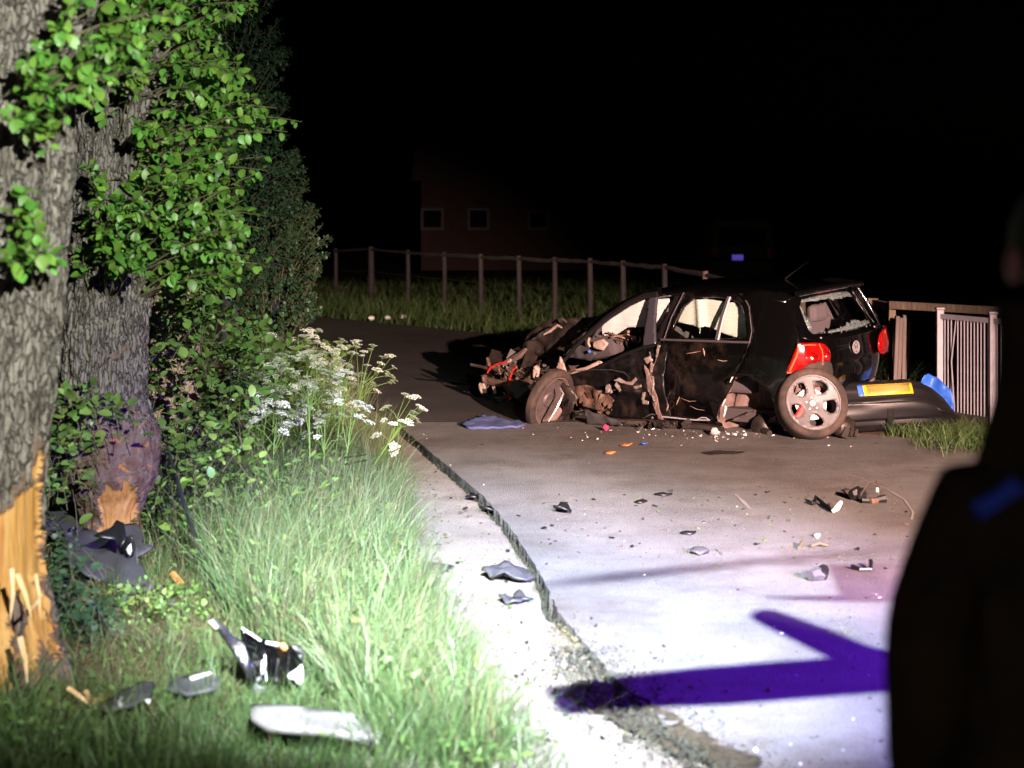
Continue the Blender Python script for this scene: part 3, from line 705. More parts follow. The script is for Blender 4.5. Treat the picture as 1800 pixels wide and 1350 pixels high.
# --- dark trees behind
def dark_tree(name, poly, D, dd, n, label, trunk_px, size, nleaf=34):
    base = P(trunk_px, HY + 2 * FPX / D, D); base.z = 0
    r = empty(name, base, label, 'tree')
    tw = MB(); ms = []
    top = P(0, min(p[1] for p in poly), D).z
    mbt = MB().tube([(0, 0, -.1), (.05, 0, top * .4), (-.05, .1, top * .8)], [.11, .09, .03], 10); mbt.build('trunk', M['weathered_dark'], r, True)
    for k in range(n):
        x, y = pick(poly); e = P(x, y, D + random.uniform(-dd, dd)); zz = max(.4, e.z - random.uniform(.1, .9))
        a = V((base.x, base.y, zz)).lerp(e, random.uniform(.3, .75)); shoot(tw, ms, a, e, size, nleaf, start=.1, r0=.008)
    tw.v = [tuple(V(v) - r.location) for v in tw.v]; tag(tw.build('branch', M['twig'], r, False), kind='stuff')
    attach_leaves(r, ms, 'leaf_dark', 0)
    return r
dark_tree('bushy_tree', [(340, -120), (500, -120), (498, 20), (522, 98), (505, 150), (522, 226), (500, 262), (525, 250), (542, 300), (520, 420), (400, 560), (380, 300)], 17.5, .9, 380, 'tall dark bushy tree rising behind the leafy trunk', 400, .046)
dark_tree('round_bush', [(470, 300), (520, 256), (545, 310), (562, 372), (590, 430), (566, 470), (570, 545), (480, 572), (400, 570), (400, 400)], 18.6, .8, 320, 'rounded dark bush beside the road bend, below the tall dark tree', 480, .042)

# --- leafy undergrowth
def shrub(poly, D, dd, n, size, label, key='leaf_ground', nleaf=9, nobj=300, r0=.0028, rise=.2):
    xs = sum(p[0] for p in poly) / len(poly); b = P(xs, 0, D); b.z = 0
    r = empty('shrub', b, label, 'shrub', 'leafy undergrowth on the verge'); tw = MB(); ms = []
    for k in range(n):
        x, y = pick(poly); d = D + random.uniform(-dd, dd); e = P(x, y, d)
        if e.z < .0: e.z = random.uniform(.02, .1)
        a = V((e.x + random.gauss(0, .12), e.y + random.gauss(0, .12), max(0, e.z - random.uniform(.12, .35))))
        shoot(tw, ms, a, e, size, nleaf, start=.1, r0=r0, rise=rise, lsz=(.45, 1.25))
    tw.v = [tuple(V(v) - r.location) for v in tw.v]; tag(tw.build('branch', M['twig'], r, False), kind='stuff')
    attach_leaves(r, ms, key, nobj); return r
shrub([(270, 540), (340, 480), (420, 520), (480, 600), (470, 700), (420, 760), (330, 790), (285, 760), (290, 690), (262, 640)], 12.4, .7, 130, .085, 'bright broad-leaved shrub beside the pale slim trunk', nleaf=7)
shrub([(90, 650), (150, 660), (215, 690), (190, 730), (150, 760), (160, 830), (140, 860), (80, 850), (78, 720)], 9.75, .2, 40, .075, 'straggly shrub covering the foot of the burled trunk', nleaf=7)
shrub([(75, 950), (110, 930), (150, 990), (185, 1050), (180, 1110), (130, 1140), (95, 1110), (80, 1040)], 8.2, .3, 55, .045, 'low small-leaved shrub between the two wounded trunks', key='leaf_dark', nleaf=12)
shrub([(300, 700), (420, 690), (450, 800), (400, 900), (330, 960), (280, 900), (290, 800)], 11.0, .6, 80, .065, 'creeping leafy shrub in the grass around the black cable', nleaf=7)
shrub([(400, 560), (520, 590), (560, 660), (480, 700), (400, 680)], 14.4, .6, 80, .08, 'shrub with broad leaves among the white blossoms', nleaf=8)
shrub([(545, 600), (600, 575), (610, 600), (585, 640), (560, 680)], 15.4, .3, 14, .07, 'small leafy sprig at the dark road edge', nleaf=7)
shrub([(180, 1010), (260, 1030), (330, 1020), (380, 1080), (330, 1130), (220, 1120)], 8.6, .4, 34, .035, 'sparse trodden weeds in front of the dark plastic sheeting', key='leaf_ground', nleaf=9)

# ------------------------------------------------------------------ cow parsley
def umbel_mesh(seed):
    rs = random.Random(seed); s = MB(); fl = MB()
    for k in range(11):
        th = k * 2.4; rr = .038 * math.sqrt((k + .3) / 11); tip = V((rr * math.cos(th), rr * math.sin(th), .028 - rr * .25 + rs.uniform(-.003, .003)))
        s.tube([(0, 0, 0), tip * .6 + V((0, 0, .002)), tip], .0009, 3, cap=False)
        for j in range(13):
            a = j * 2.4; r2 = .0092 * math.sqrt((j + .4) / 13); c = tip + V((r2 * math.cos(a), r2 * math.sin(a), .004 - r2 * .3 + rs.uniform(-.002, .002))); q = rs.uniform(.0022, .0038); t0 = rs.uniform(0, 6)
            nrm = V((rs.uniform(-.5, .5), rs.uniform(-.7, .3), 1)).normalized(); u = nrm.orthogonal().normalized(); w_ = nrm.cross(u)
            fl.add([c + (u * math.cos(t0 + i * 1.2566) + w_ * math.sin(t0 + i * 1.2566)) * q for i in range(5)], [(0, 1, 2, 3, 4)])
    n0 = len(s.f); s.add(fl.v, fl.f); me = bpy.data.meshes.new('umbel'); me.from_pydata(s.v, [], s.f); me.materials.append(M['stem']); me.materials.append(M['blossom'])
    me.polygons.foreach_set('material_index', [0] * n0 + [1] * (len(s.f) - n0)); me.update(); return me
UMB = [umbel_mesh(i) for i in range(4)]
def fern_leaf_mesh():
    m = MB()
    for k in range(9):
        t = .1 + k * .1; w_ = .42 * math.sin(math.pi * (t * .8 + .15))
        for sg in (-1, 1):
            for j in range(4):
                u = (j + 1) / 4; c = V((sg * w_ * u, t + .12 * u, -.2 * t * t)); d = V((sg * .05, .07, .01)); e = V((-.035, .025 * sg, 0)) * 1
                m.add([c - d, c + e, c + d, c - e], [(0, 1, 2, 3)])
    m.tube([(0, 0, 0), (0, .5, -.05), (0, 1, -.2)], .008, 3, cap=False); return m.mesh('leaf')
FERN = fern_leaf_mesh(); FERN.materials.append(M['leaf_ground'])
PARS = ['cow parsley %s' % t for t in ('standing just behind the long pale grass', 'with small heads deep in the flower bank', 'leaning left towards the broad-leaved shrub', 'rising between two denser flower heads', 'low among grass near the black cable', 'with sparse blossoms close to the road edge', 'tucked behind the tallest plant', 'half way up the flower bank', 'bent forward over the pale grass', 'lit violet at the back of the bank', 'with one high blossom above its neighbours', 'close beside the leaning plant', 'short and dense at the foot of the shrub', 'with blossoms against the dark bush', 'thin and upright between grass tufts', 'under the drooping leaves of the shrub', 'with three close white heads', 'nearly touching the black cable', 'with bent stalk and few flowers', 'growing through the broad leaves', 'in the thickest part of the white bank', 'showing only its top above the grass', 'with wide open flat heads', 'closest to the dark round bush', 'on the low side of the white bank', 'with pale greenish unopened heads')]
def parsley(base, top, umbels, label, lean=V((0, 0, 0))):
    r = empty('cow_parsley', base, label, 'plant', 'cow parsley flowering on the verge'); st = MB(); top = V(top) - base
    mid = top * .5 + V((random.uniform(-.04, .04), random.uniform(-.04, .04), .03))
    bez = lambda t: mid * 2 * t * (1 - t) + top * t * t
    st.tube([bez(t) for t in (0, .2, .4, .6, .8, 1)], [.0055, .005, .0045, .004, .003, .002], 6, cap=False)
    for u in umbels:
        u = V(u) - base; t = random.uniform(.45, .85); a = bez(t); c = (a + u) / 2 + V((0, 0, .03 * (1 if u.z > a.z else -1)))
        st.tube([a, c, u], [.0028, .0022, .0016], 4, cap=False)
        for k in range(random.randint(1, 3)):
            o = bpy.data.objects.new('umbel', random.choice(UMB)); COL.objects.link(o); o.parent = r
            o.location = u + V((random.uniform(-.02, .02), random.uniform(-.02, .02), random.uniform(-.012, .012))) * (k > 0) * 2.2; d = (u - a).normalized() + V((0, 0, .8))
            o.rotation_euler = d.to_track_quat('Z', 'Y').to_euler(); o.scale = (1,) * 3 if k == 0 else (.8,) * 3
            o.scale = V(o.scale) * random.uniform(.75, 1.15)
    st.build('stem', M['stem'], r, True, auto=False)
    for k in range(4):
        t = random.uniform(.05, .45); o = bpy.data.objects.new('leaf', FERN); COL.objects.link(o); o.parent = r; o.location = bez(t)
        o.rotation_euler = (random.uniform(-.2, .7), 0, random.uniform(0, 6.3)); q = random.uniform(.10, .2); o.scale = (q, q, q)
    return r
parsley(V(((600 - CX) * 13.5 / FPX, 13.5, -.03)), P(646, 640, 13.4), [P(x, y, 13.4 + random.uniform(-.15, .15)) for x, y in [(626, 605), (640, 622), (655, 612), (672, 632), (688, 628), (690, 648), (645, 645), (662, 655), (680, 660), (690, 670), (660, 690), (636, 662), (655, 678), (668, 642)]], 'tallest cow parsley with white umbels against the dark road')
parsley(V(((632 - CX) * 12.8 / FPX, 12.8, -.03)), P(722, 722, 12.7), [P(x, y, 12.7 + random.uniform(-.12, .12)) for x, y in [(712, 697), (721, 703), (735, 716), (742, 722), (727, 728), (683, 718), (676, 742), (692, 748), (706, 745), (718, 748), (726, 738), (662, 768), (696, 788)]], 'cow parsley leaning out over the sandy shoulder')
for (bx, by, tx, ty, D, lab) in [(560, 790, 590, 685, 13.2, 'white cow parsley left of the tallest one'), (530, 800, 520, 690, 12.9, 'cow parsley in the middle of the flower bank'), (480, 800, 500, 665, 13.6, 'cow parsley with a dense white head near the shrub'),
      (455, 830, 470, 720, 12.2, 'short cow parsley at the near end of the flower bank'), (560, 850, 570, 745, 12.0, 'short cow parsley above the long pale grass'), (470, 740, 478, 585, 15.0, 'pale violet-lit cow parsley in front of the dark bush'), (520, 745, 525, 590, 15.2, 'cow parsley with pale heads beside the road bend'),
      (445, 745, 452, 600, 14.8, 'cow parsley half hidden by broad leaves'), (560, 730, 545, 640, 15.6, 'small cow parsley at the dim edge of the bank')]:
    um = [P(tx + random.gauss(0, 26), ty + abs(random.gauss(0, 26)) - 12, D + random.uniform(-.2, .2)) for k in range(random.randint(8, 12))]
    parsley(V(((bx - CX) * (D + .1) / FPX, D + .1, -.03)), P(tx, ty, D), um, lab)

for k in range(26):
    D = random.uniform(11.6, 15.2); px0 = random.uniform(410, 615) if D > 13 else random.uniform(430, 600); tz = random.uniform(.5, .95)
    b = V(((px0 - CX) * D / FPX, D, -.03)); tp = b + V((random.uniform(-.05, .12), random.uniform(-.05, .05), tz))
    um = [tp + V((random.gauss(0, .11), random.gauss(0, .1), random.uniform(-.16, .06))) for _ in range(random.randint(6, 10))]
    parsley(b, tp, um, PARS[k])
# ------------------------------------------------------------------ the wrecked car (local axes: x forward, y to its left side, z up, origin under the rear axle)
CARM = Matrix.Translation((2.7021, 16.2483, -.1041)) @ Matrix.Rotation(2.3767, 4, 'Z') @ Matrix.Rotation(.0241, 4, 'Y') @ Matrix.Rotation(-.0639, 4, 'X')
CS = Matrix.Diagonal((.9456, .9419, 1, 1))      # true size of this car along its own axes, baked into its parts below
CI = (CARM @ CS).inverted()
car = empty('wrecked_car', matrix=CARM, label='wrecked black hatchback with torn-open front stopped across the road', cat='car')
def CL(px, py, y):                         # photograph pixel -> point on the car's lengthwise plane at y
    o = CI @ V((0, 0, CAMH)); d = CI.to_3x3() @ V(((px - CX) / FPX, 1, -(py - HY) / FPX))
    return o + d * ((y - o.y) / d.y)
def CXp(px, py, x):                        # ... on the crosswise plane at x
    o = CI @ V((0, 0, CAMH)); d = CI.to_3x3() @ V(((px - CX) / FPX, 1, -(py - HY) / FPX))
    return o + d * ((x - o.x) / d.x)
YT = [(.05, .78), (.18, .825), (.30, .85), (.45, .872), (.62, .88), (.78, .872), (.92, .85), (.98, .835), (1.1, .795), (1.25, .735), (1.38, .675), (1.48, .63)]
def ys(x, z):
    y = lerp_tab(YT, z)
    if x < .1: y -= .125 * (min(1.2, (.1 - x) / .68)) ** 2.2
    if x > 2: y -= .10 * ((x - 2) / 1.2) ** 2
    # wheel-arch flare and the crease under the windows
    d = math.hypot(x, z - .32)
    if .33 < d < .46: y += .014 * (1 - abs(d - .39) / .07) if abs(d - .39) < .07 else 0
    y += .010 * math.exp(-((z - .86) / .025) ** 2) if z > .7 else 0
    return y
def side(sg): return lambda x, z: (x, sg * ys(x, z), z)
def arch(c, r, a0, a1, n=14): return [(c[0] + r * math.cos(R(a0 + (a1 - a0) * i / n)), c[1] + r * math.sin(R(a0 + (a1 - a0) * i / n))) for i in range(n + 1)]

REAR_DOOR = [(.985, .22), (.975, .6), (.965, .98), (.90, 1.2), (.80, 1.425), (.4, 1.43), (.14, 1.40), (-.02, 1.31), (-.11, 1.08), (-.10, .98), (-.05, .86), (.03, .73), (.17, .53), (.30, .36), (.37, .24), (.5, .2)]
REAR_WIN = smooth_poly([(.90, 1.005), (.74, 1.375), (.40, 1.385), (.14, 1.355), (.03, 1.28), (-.045, 1.08), (-.055, 1.015)], 1)
QUARTER = [(.135, 1.412), (-.028, 1.318), (-.118, 1.082), (-.108, .976), (-.058, .855), (.022, .725), (.16, .528), (.23, .44)] + [q for q in arch((0, .32), .365, 52, 168) if True] + [(-.375, .30), (-.43, .34), (-.47, .60), (-.49, .72), (-.56, .80), (-.605, .93), (-.60, 1.0), (-.53, 1.16), (-.44, 1.34), (-.40, 1.42), (-.1, 1.45)]
FRONT_DOOR_R = [(.995, .22), (.975, .98), (1.9, .95), (2.3, .9), (2.3, .3), (2.1, .2)]
def dent_rear(x, z):
    p = V(side(1)(x, z)); k = .012 * noise.noise(V((x * 5, z * 5, 2))) + .006 * noise.noise(V((x * 16, z * 14, 5)))
    k += -.05 * math.exp(-((x - .93) / .12) ** 2) * max(0, 1 - abs(z - .55) / .45) - .02 * math.exp(-((x - .55) / .2) ** 2 - ((z - .3) / .12) ** 2)
    if z > .98: k *= .2
    p.y += k; return p
rd = panel('rear_door', REAR_DOOR, dent_rear, M['paint_dirty'], car, [REAR_WIN], .04, .03, -1)
rd['label'] = 'scuffed rear door with its window frame'
q1 = panel('quarter_panel', QUARTER, lambda x, z: V(side(1)(x, z)) + V((0, .006 * noise.noise(V((x * 4, z * 4, 1))), 0)), M['paint'], car, (), .045, .03, -1)
# window furniture on the rear door
def sstrip(name, pts, r, m, off=.004, parent=None, sg=1, n=6):
    return MB().tube([V((x, sg * (ys(x, z) + off), z)) for x, z in pts], r, n).build(name, m, parent or car, True)
sstrip('window_trim', [(.99, .985), (.6, .985), (.2, .985), (-.095, .985)], .011, M['dark_metal'])
sstrip('window_divider', [(.275, 1.0), (.25, 1.2), (.215, 1.385)], .010, M['galv'])
sstrip('window_divider', [(.30, 1.0), (.275, 1.2), (.24, 1.385)], .016, M['black_plastic'])
sstrip('window_seal', [(-.10, .99), (-.108, 1.08), (-.03, 1.305), (.02, 1.355)], .006, M['dark_metal'])
sstrip('door_seam', [(.95, .99), (.90, 1.19), (.80, 1.42)], .006, M['dark_metal'])
gl = panel('window_pane', REAR_WIN, lambda x, z: V((x, ys(x, z) - .02, z)), M['glass'], car, (), .2, 0)
sstrip('sill', [(.34, .17), (.6, .165), (1.0, .17), (1.5, .16), (2.0, .17)], [.055, .06, .06, .06, .05], M['paint_dirty'], -.03, n=8)
sstrip('sill_trim', [(.42, .245), (.62, .235), (.85, .24), (1.05, .245), (1.16, .225)], .007, M['galv'], .01)
sstrip('sill_trim', [(.42, .245), (.46, .265), (.52, .265), (.58, .24)], .006, M['galv'], .012)

# front door: crumpled skin
FD = [tuple(CL(*p, .88).xz) for p in [(984, 668), (1020, 658), (1062, 641), (1105, 622), (1158, 605), (1172, 604), (1166, 660), (1168, 700), (1174, 735), (1150, 748), (1108, 748), (1072, 742), (1042, 716), (1010, 702), (990, 690)]]
def crumple(x, z):
    y = ys(x, z)
    t = (x - 1.0) / 1.4
    f1 = math.sin(13 * (z - .30) + 4.5 * (x - 1.6) + 1.6 * noise.noise(V((x * 3, z * 3, 1))))
    k = .085 * f1 * math.exp(-((x - 1.42) / .34) ** 2 - ((z - .50) / .18) ** 2) + .030 * math.sin(31 * (z - .3) - 14 * (x - 1.5) + 2.5 * noise.noise(V((x * 4, z * 4, 8)))) * math.exp(-((x - 1.4) / .28) ** 2 - ((z - .52) / .13) ** 2)
    k += .038 * (abs(noise.noise(V((x * 4.2 + 3, z * 7, 4)))) - .22) + .020 * noise.noise(V((x * 12, z * 13, 6)))
    k -= .11 * math.exp(-((x - 1.75) / .35) ** 2 - ((z - .36) / .16) ** 2)
    k += .035 * max(0, t) + .05 * math.exp(-((z - .66 - .12 * (1 - t)) / .06) ** 2) * max(0, t)
    return V((x, y + k, z))
fd = panel('front_door', FD, crumple, M['crumple'], car, (), .022, .012, -1)
fd['label'] = 'crushed front door skin'
# bright torn edges, and pale folds that paint highlights on the door
def px_plate(name, pxs, y, m, th=.015, step=.05, nz=.01, fn=None, parent=None):
    """sheet of metal or plastic whose outline is given on a plane of the car, with thickness and buckling"""
    q = [CL(p[0], p[1], y) for p in pxs]
    return panel(name, [(p.x, p.z) for p in q], fn or (lambda x, z: V((x, y + nz * noise.noise(V((x * 8, z * 8, len(name)))) * 2, z))), m, parent or car, (), step, th, 0)
def px_tube(name, pts, y, r, m, parent=None, n=6, jit=0):
    q = [CL(p[0], p[1], p[2] if len(p) > 2 else y) + V((random.gauss(0, jit), random.gauss(0, jit), random.gauss(0, jit))) for p in pts]
    return MB().tube(q, r, n).build(name, m, parent or car, True)
px_tube('torn_edge', [(1142, 620), (1146, 640), (1143, 655), (1146, 672), (1148, 690), (1150, 705), (1156, 722)], .905, [0.0056, 0.0074, 0.0062, 0.0087, 0.0062, 0.0074, 0.0037], M['steel'], jit=.006)
px_tube('torn_edge', [(1158, 606), (1153, 618), (1156, 628), (1150, 640)], .90, [0.0050, 0.0062, 0.0050, 0.0037], M['steel'], jit=.004)
px_tube('torn_edge', [(1065, 690), (1082, 684), (1100, 680), (1115, 684), (1126, 678)], .93, [0.0025, 0.0043, 0.0037, 0.0056, 0.0025], M['steel'], jit=.005)
px_tube('torn_edge', [(1128, 688), (1134, 695), (1130, 704), (1140, 708)], .91, [0.0037, 0.0062, 0.0062, 0.0031], M['steel'], jit=.003)
px_tube('torn_edge', [(1002, 652), (1040, 650), (1075, 650), (1098, 655), (1106, 664)], .95, [0.0019, 0.0031, 0.0031, 0.0031, 0.0019], M['dark_metal'])
px_tube('torn_edge', [(1130, 735), (1145, 728), (1160, 731)], .90, [0.0037, 0.0056, 0.0031], M['steel'])
def flakes(polys, y, m='bare_metal_glint'):
    for pl in polys: px_plate('bare_metal_fold', pl, y, M[m], .008, .02, .012)  # pale folds; those on the door paint in highlights
# paint scratches of the rear door
def scratch(pts, wd, m):
    q = [CL(*p, .89) for p in pts]; q = [V((p.x, ys(p.x, p.z) + .009 + .012 * noise.noise(V((p.x * 5, p.z * 5, 2))), p.z)) for p in q]
    MB().tube(q, [wd * .4] + [wd] * (len(q) - 2) + [wd * .3], 5).build('scratch', m, car, True)
M['scuff'] = mat('scuff', (.30, .22, .17), .8)
scratch([(1187, 712), (1190, 705), (1194, 697)], .007, M['scuff'])
scratch([(1168, 723), (1171, 716), (1173, 711)], .008, M['scuff'])
scratch([(1205, 622), (1218, 620), (1228, 618)], .004, M['scuff'])
scratch([(1232, 613), (1235, 620), (1237, 626)], .007, M['scuff'])
scratch([(1260, 633), (1270, 635), (1277, 634)], .005, M['scuff'])
scratch([(1195, 700), (1210, 706), (1222, 705)], .003, M['scuff'])
scratch([(1210, 714), (1222, 720), (1236, 722)], .003, M['scuff'])
scratch([(1283, 672), (1287, 664), (1289, 662)], .008, M['chip_white'])
scratch([(1268, 714), (1272, 706), (1275, 701)], .009, M['chip_white'])

# bent frame of the front door
px_tube('door_frame', [(1156, 517, .70), (1135, 520, .70), (1105, 534, .73), (1070, 557, .78), (1040, 582, .82), (1012, 608, .86), (992, 634, .89), (981, 655, .90)], .8, [.03, .032, .034, .032, .028, .024, .020, .018], M['black_plastic'])
px_tube('door_frame', [(982, 664, .92), (1005, 660, .92), (1035, 652, .91), (1062, 641, .90), (1100, 622, .88), (1130, 611, .86), (1160, 604, .85)], .9, [.014, .016, .016, .018, .018, .018, .016], M['black_plastic'])
px_tube('roof_rail', [(1160, 511, .67), (1125, 521, .665), (1095, 535, .66), (1060, 556, .655), (1030, 578, .66)], .66, [.04, .04, .035, .03, .02], M['paint'])
px_plate('mirror_triangle', [(983, 664), (980, 645), (987, 626), (992, 640), (996, 655)], .90, M['cream'], .02, .03)
px_plate('door_lining', [(990, 664), (1000, 652), (1030, 645), (1052, 634), (1058, 637), (1032, 652)], .87, M['cream'], .02, .03)
px_plate('door_lining', [(996, 655), (1010, 646), (1014, 651), (1000, 660)], .875, M['engine'], .02, .03)
px_plate('pillar', [(1137, 517), (1149, 515), (1157, 560), (1167, 605), (1145, 606), (1141, 560)], .72, M['satin'], .03, .03, .0, fn=lambda x, z: V((x, ys(x, z) - .005, z)))
px_plate('pillar', [(1176, 520), (1192, 518), (1180, 560), (1178, 604), (1158, 604), (1164, 572)], .72, M['black_plastic'], .02, .05, .0, fn=lambda x, z: V((x, ys(x, z) - .05, z)))

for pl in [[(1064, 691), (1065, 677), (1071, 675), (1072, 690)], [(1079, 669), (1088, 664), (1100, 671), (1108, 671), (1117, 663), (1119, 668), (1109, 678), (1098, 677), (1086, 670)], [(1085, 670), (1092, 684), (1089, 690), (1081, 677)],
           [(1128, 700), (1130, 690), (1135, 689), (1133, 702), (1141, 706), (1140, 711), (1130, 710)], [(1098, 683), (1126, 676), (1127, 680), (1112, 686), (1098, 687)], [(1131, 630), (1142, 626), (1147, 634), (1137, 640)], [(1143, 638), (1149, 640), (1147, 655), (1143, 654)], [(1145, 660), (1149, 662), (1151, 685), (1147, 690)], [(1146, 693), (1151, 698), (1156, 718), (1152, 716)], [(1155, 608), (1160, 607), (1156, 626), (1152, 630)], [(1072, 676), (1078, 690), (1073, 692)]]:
    px_plate('bare_metal_fold', pl, .955 if pl[0][0] < 1128 else .915, M['bare_metal_glint'], .006, .015, .012)  # door plates paint in highlights; the pillar ones are flaked bare metal
px_plate('torn_lining', [(1004, 680), (1030, 676), (1060, 688), (1080, 704), (1064, 722), (1036, 717), (1012, 706)], .90, M['engine'], .012, .02, .03)
px_plate('crease', [(1132, 640), (1140, 650), (1158, 712), (1166, 738), (1158, 738), (1140, 690)], .915, M['dusty'], .008, .02, .008)
# airbag curtains behind the windows
def curtain(pxs, y, nm='airbag'):
    q = [CL(p[0], p[1], y) for p in pxs]
    return panel(nm, [(p.x, p.z) for p in q], lambda x, z: V((x, y + .003 * math.sin(z * 110 + 2 * noise.noise(V((x * 4, z * 4, 0)))) + .012 * noise.noise(V((x * 6, z * 3, 2))) + .02 * math.exp(-((x - .62) / .05) ** 2) * 2, z)), M['airbag'], car, (), .022, .012, 0)
curtain([(1060, 554), (1090, 538), (1120, 527), (1176, 525), (1178, 540), (1158, 580), (1134, 575), (1104, 575), (1085, 587), (1065, 601), (1058, 583)], .62)
curtain([(1190, 527), (1240, 526), (1290, 532), (1312, 547), (1316, 600), (1300, 595), (1273, 586), (1242, 573), (1236, 575), (1229, 576), (1220, 572), (1192, 566)], .63)
px_tube('strap', [(1231, 574), (1230, 586)], .63, .004, M['airbag']); px_tube('strap', [(1249, 575), (1248, 583)], .63, .003, M['airbag'])

# roof, right side, tail
RZ = [(-.46, 1.405), (-.3, 1.44), (0, 1.478), (.4, 1.503), (.8, 1.505), (1.1, 1.485), (1.35, 1.44), (1.6, 1.37), (1.75, 1.32)]
def roof_fn(x, y):
    t = abs(y) / .66; return V((x, y, lerp_tab(RZ, x) - .035 * t * t - .05 * t ** 8 + .008 * noise.noise(V((x * 3, y * 3, 3)))))
panel('roof', [(1.58, -.60), (1.58, .60), (1.2, .655), (.4, .67), (-.2, .655), (-.40, .64), (-.44, .3), (-.45, 0), (-.44, -.3), (-.40, -.64), (-.2, -.655), (.4, -.67), (1.2, -.655)], roof_fn, M['paint'], car, (), .08, .03, -1)
# rear door, quarter and front door of the far side
panel('rear_door', REAR_DOOR, side(-1), M['paint'], car, [REAR_WIN], .08, .03, 1)
panel('quarter_panel', QUARTER, side(-1), M['paint'], car, (), .08, .03, 1)
panel('front_door', FRONT_DOOR_R, side(-1), M['paint'], car, (), .12, .03, 1)
MB().tube([V((1.0, -.82, 1.0)), V((.90, -.72, 1.25)), V((.82, -.64, 1.44))], .045, 6).build('pillar', M['paint'], car, True)
MB().tube([V((2.05, -.78, .98)), V((1.8, -.70, 1.2)), V((1.5, -.60, 1.40))], .035, 6).build('pillar', M['interior'], car, True)
HW = [(.50, .60), (.52, .66), (.58, .70), (.72, .70), (.86, .70), (.98, .69), (1.0, .68), (1.2, .62), (1.39, .56)]
HX = [(.42, -.665), (.55, -.70), (.66, -.725), (.78, -.735), (.9, -.72), (.97, -.70), (1.0, -.685), (1.2, -.56), (1.33, -.475), (1.40, -.425)]
def hatch_fn(y, z, off=0):
    x = lerp_tab(HX, z) - off + .13 * (abs(y) / .72) ** 2.6 - (.03 * math.exp(-((z - .985) / .03) ** 2))
    if .60 < z < .80 and abs(y) < .30: x += .012 * math.exp(-((z - .70) / .05) ** 4)
    return V((x, y, z))
HATCH = [(-.56, .54), (-.2, .50), (.2, .50), (.42, .53), (.46, .60), (.46, .74), (.42, .80), (.42, .95), (.60, .985), (.66, 1.02), (.60, 1.2), (.54, 1.395), (-.54, 1.395), (-.60, 1.2), (-.66, 1.02), (-.62, .985), (-.60, .95), (-.58, .80), (-.60, .70), (-.62, .60)]
HWIN = smooth_poly([(-.50, 1.02), (.50, 1.02), (.54, 1.08), (.475, 1.335), (.2, 1.355), (-.2, 1.355), (-.475, 1.335), (-.54, 1.08)], 1)
ht = panel('tailgate', HATCH, hatch_fn, M['paint'], car, [HWIN], .035, .02, 0, .02)
sp = [(y, -.50 - .03 * (1 - (y / .6) ** 2), 1.405 + .015 * (1 - (y / .6) ** 2)) for y in np.linspace(-.58, .58, 12)]
MB().tube([V((a, y, z)) for y, a, z in sp], .028, 8).build('spoiler', M['paint'], car, True)
panel('brake_light', [(-.18, 1.375), (.18, 1.375), (.18, 1.392), (-.18, 1.392)], lambda y, z: hatch_fn(y, z, .035), mat('dark_red_lens', (.10, .004, .006), .2, coat=1), car, (), .1, .01)
# shards left in the rear window
def shard(poly): return panel('window_shard', poly, lambda y, z: hatch_fn(y, z, -.004) + V((.004 * noise.noise(V((y * 40, z * 40, 0))), 0, 0)), M['glass_broken'], car, (), .03, .006)
top = [(y, 1.352 - .02 * (abs(y) / .47) ** 3) for y in np.linspace(-.47, .49, 24)]
low = [(y, 1.325 - .018 * random.random() - (.02 if y < -.05 else 0)) for y in np.linspace(.49, -.47, 24)]
shard(top + low)
shard([(.535, 1.08), (.49, 1.30), (.46, 1.29), (.45, 1.25), (.475, 1.22), (.47, 1.17), (.445, 1.15), (.455, 1.10), (.49, 1.07)])
base = [(y, 1.018) for y in np.linspace(-.53, .30, 26)]; tops = [(y, 1.04 + .055 * max(0, 1 - abs(y + .2) / .36) * random.uniform(.5, 1.2) + random.uniform(0, .014)) for y in np.linspace(.30, -.53, 26)]
shard(base + tops)
mbx = MB()
for k in range(220):
    y = random.uniform(-.48, .42); p = hatch_fn(y, 1.01) + V((random.uniform(.0, .16), 0, random.uniform(-.005, .02))); mbx.ball(p, random.uniform(.004, .011), 4, 3)
tag(mbx.build('glass_crumbs', M['glass_broken'], car), kind='stuff')
# wiper rest, washer spots, emblem
for y in (.47, -.50): MB().ball(hatch_fn(y, 1.0, .012), .011, 8, 6).build('glass_hinge', M['chrome'], car, True)
em = Matrix.Translation(hatch_fn(-.02, .865, .024)) @ Matrix.Rotation(R(-90), 4, 'Y') @ Matrix.Rotation(R(-90), 4, 'Z')
eb = MB().lathe([(.0, -.004), (.058, -.004), (.058, .002), (0, .003)], 28, em); emblem = eb.build('emblem', M['dark_metal'], car, True)
eb = MB().lathe([(.050, .0), (.060, .0), (.060, .008), (.050, .008)], 28, em, closed=True)
for a, b in [((-.026, .043), (0, .008)), ((.026, .043), (0, .008)), ((-.044, .022), (-.019, -.044)), ((.044, .022), (.019, -.044)), ((-.019, -.044), (0, -.006)), ((.019, -.044), (0, -.006))]:
    va, vb = V((*a, .003)), V((*b, .003)); d = (vb - va); n_ = V((-d.y, d.x, 0)).normalized() * .0055
    eb.add([em @ (va + n_), em @ (va - n_), em @ (vb - n_), em @ (vb + n_)] + [em @ (q + V((0, 0, .004))) for q in (va + n_, va - n_, vb - n_, vb + n_)], [(0, 1, 2, 3), (4, 5, 6, 7), (0, 1, 5, 4), (1, 2, 6, 5), (2, 3, 7, 6), (3, 0, 4, 7)])
eb.build('badge_letters', M['chrome'], emblem, False)
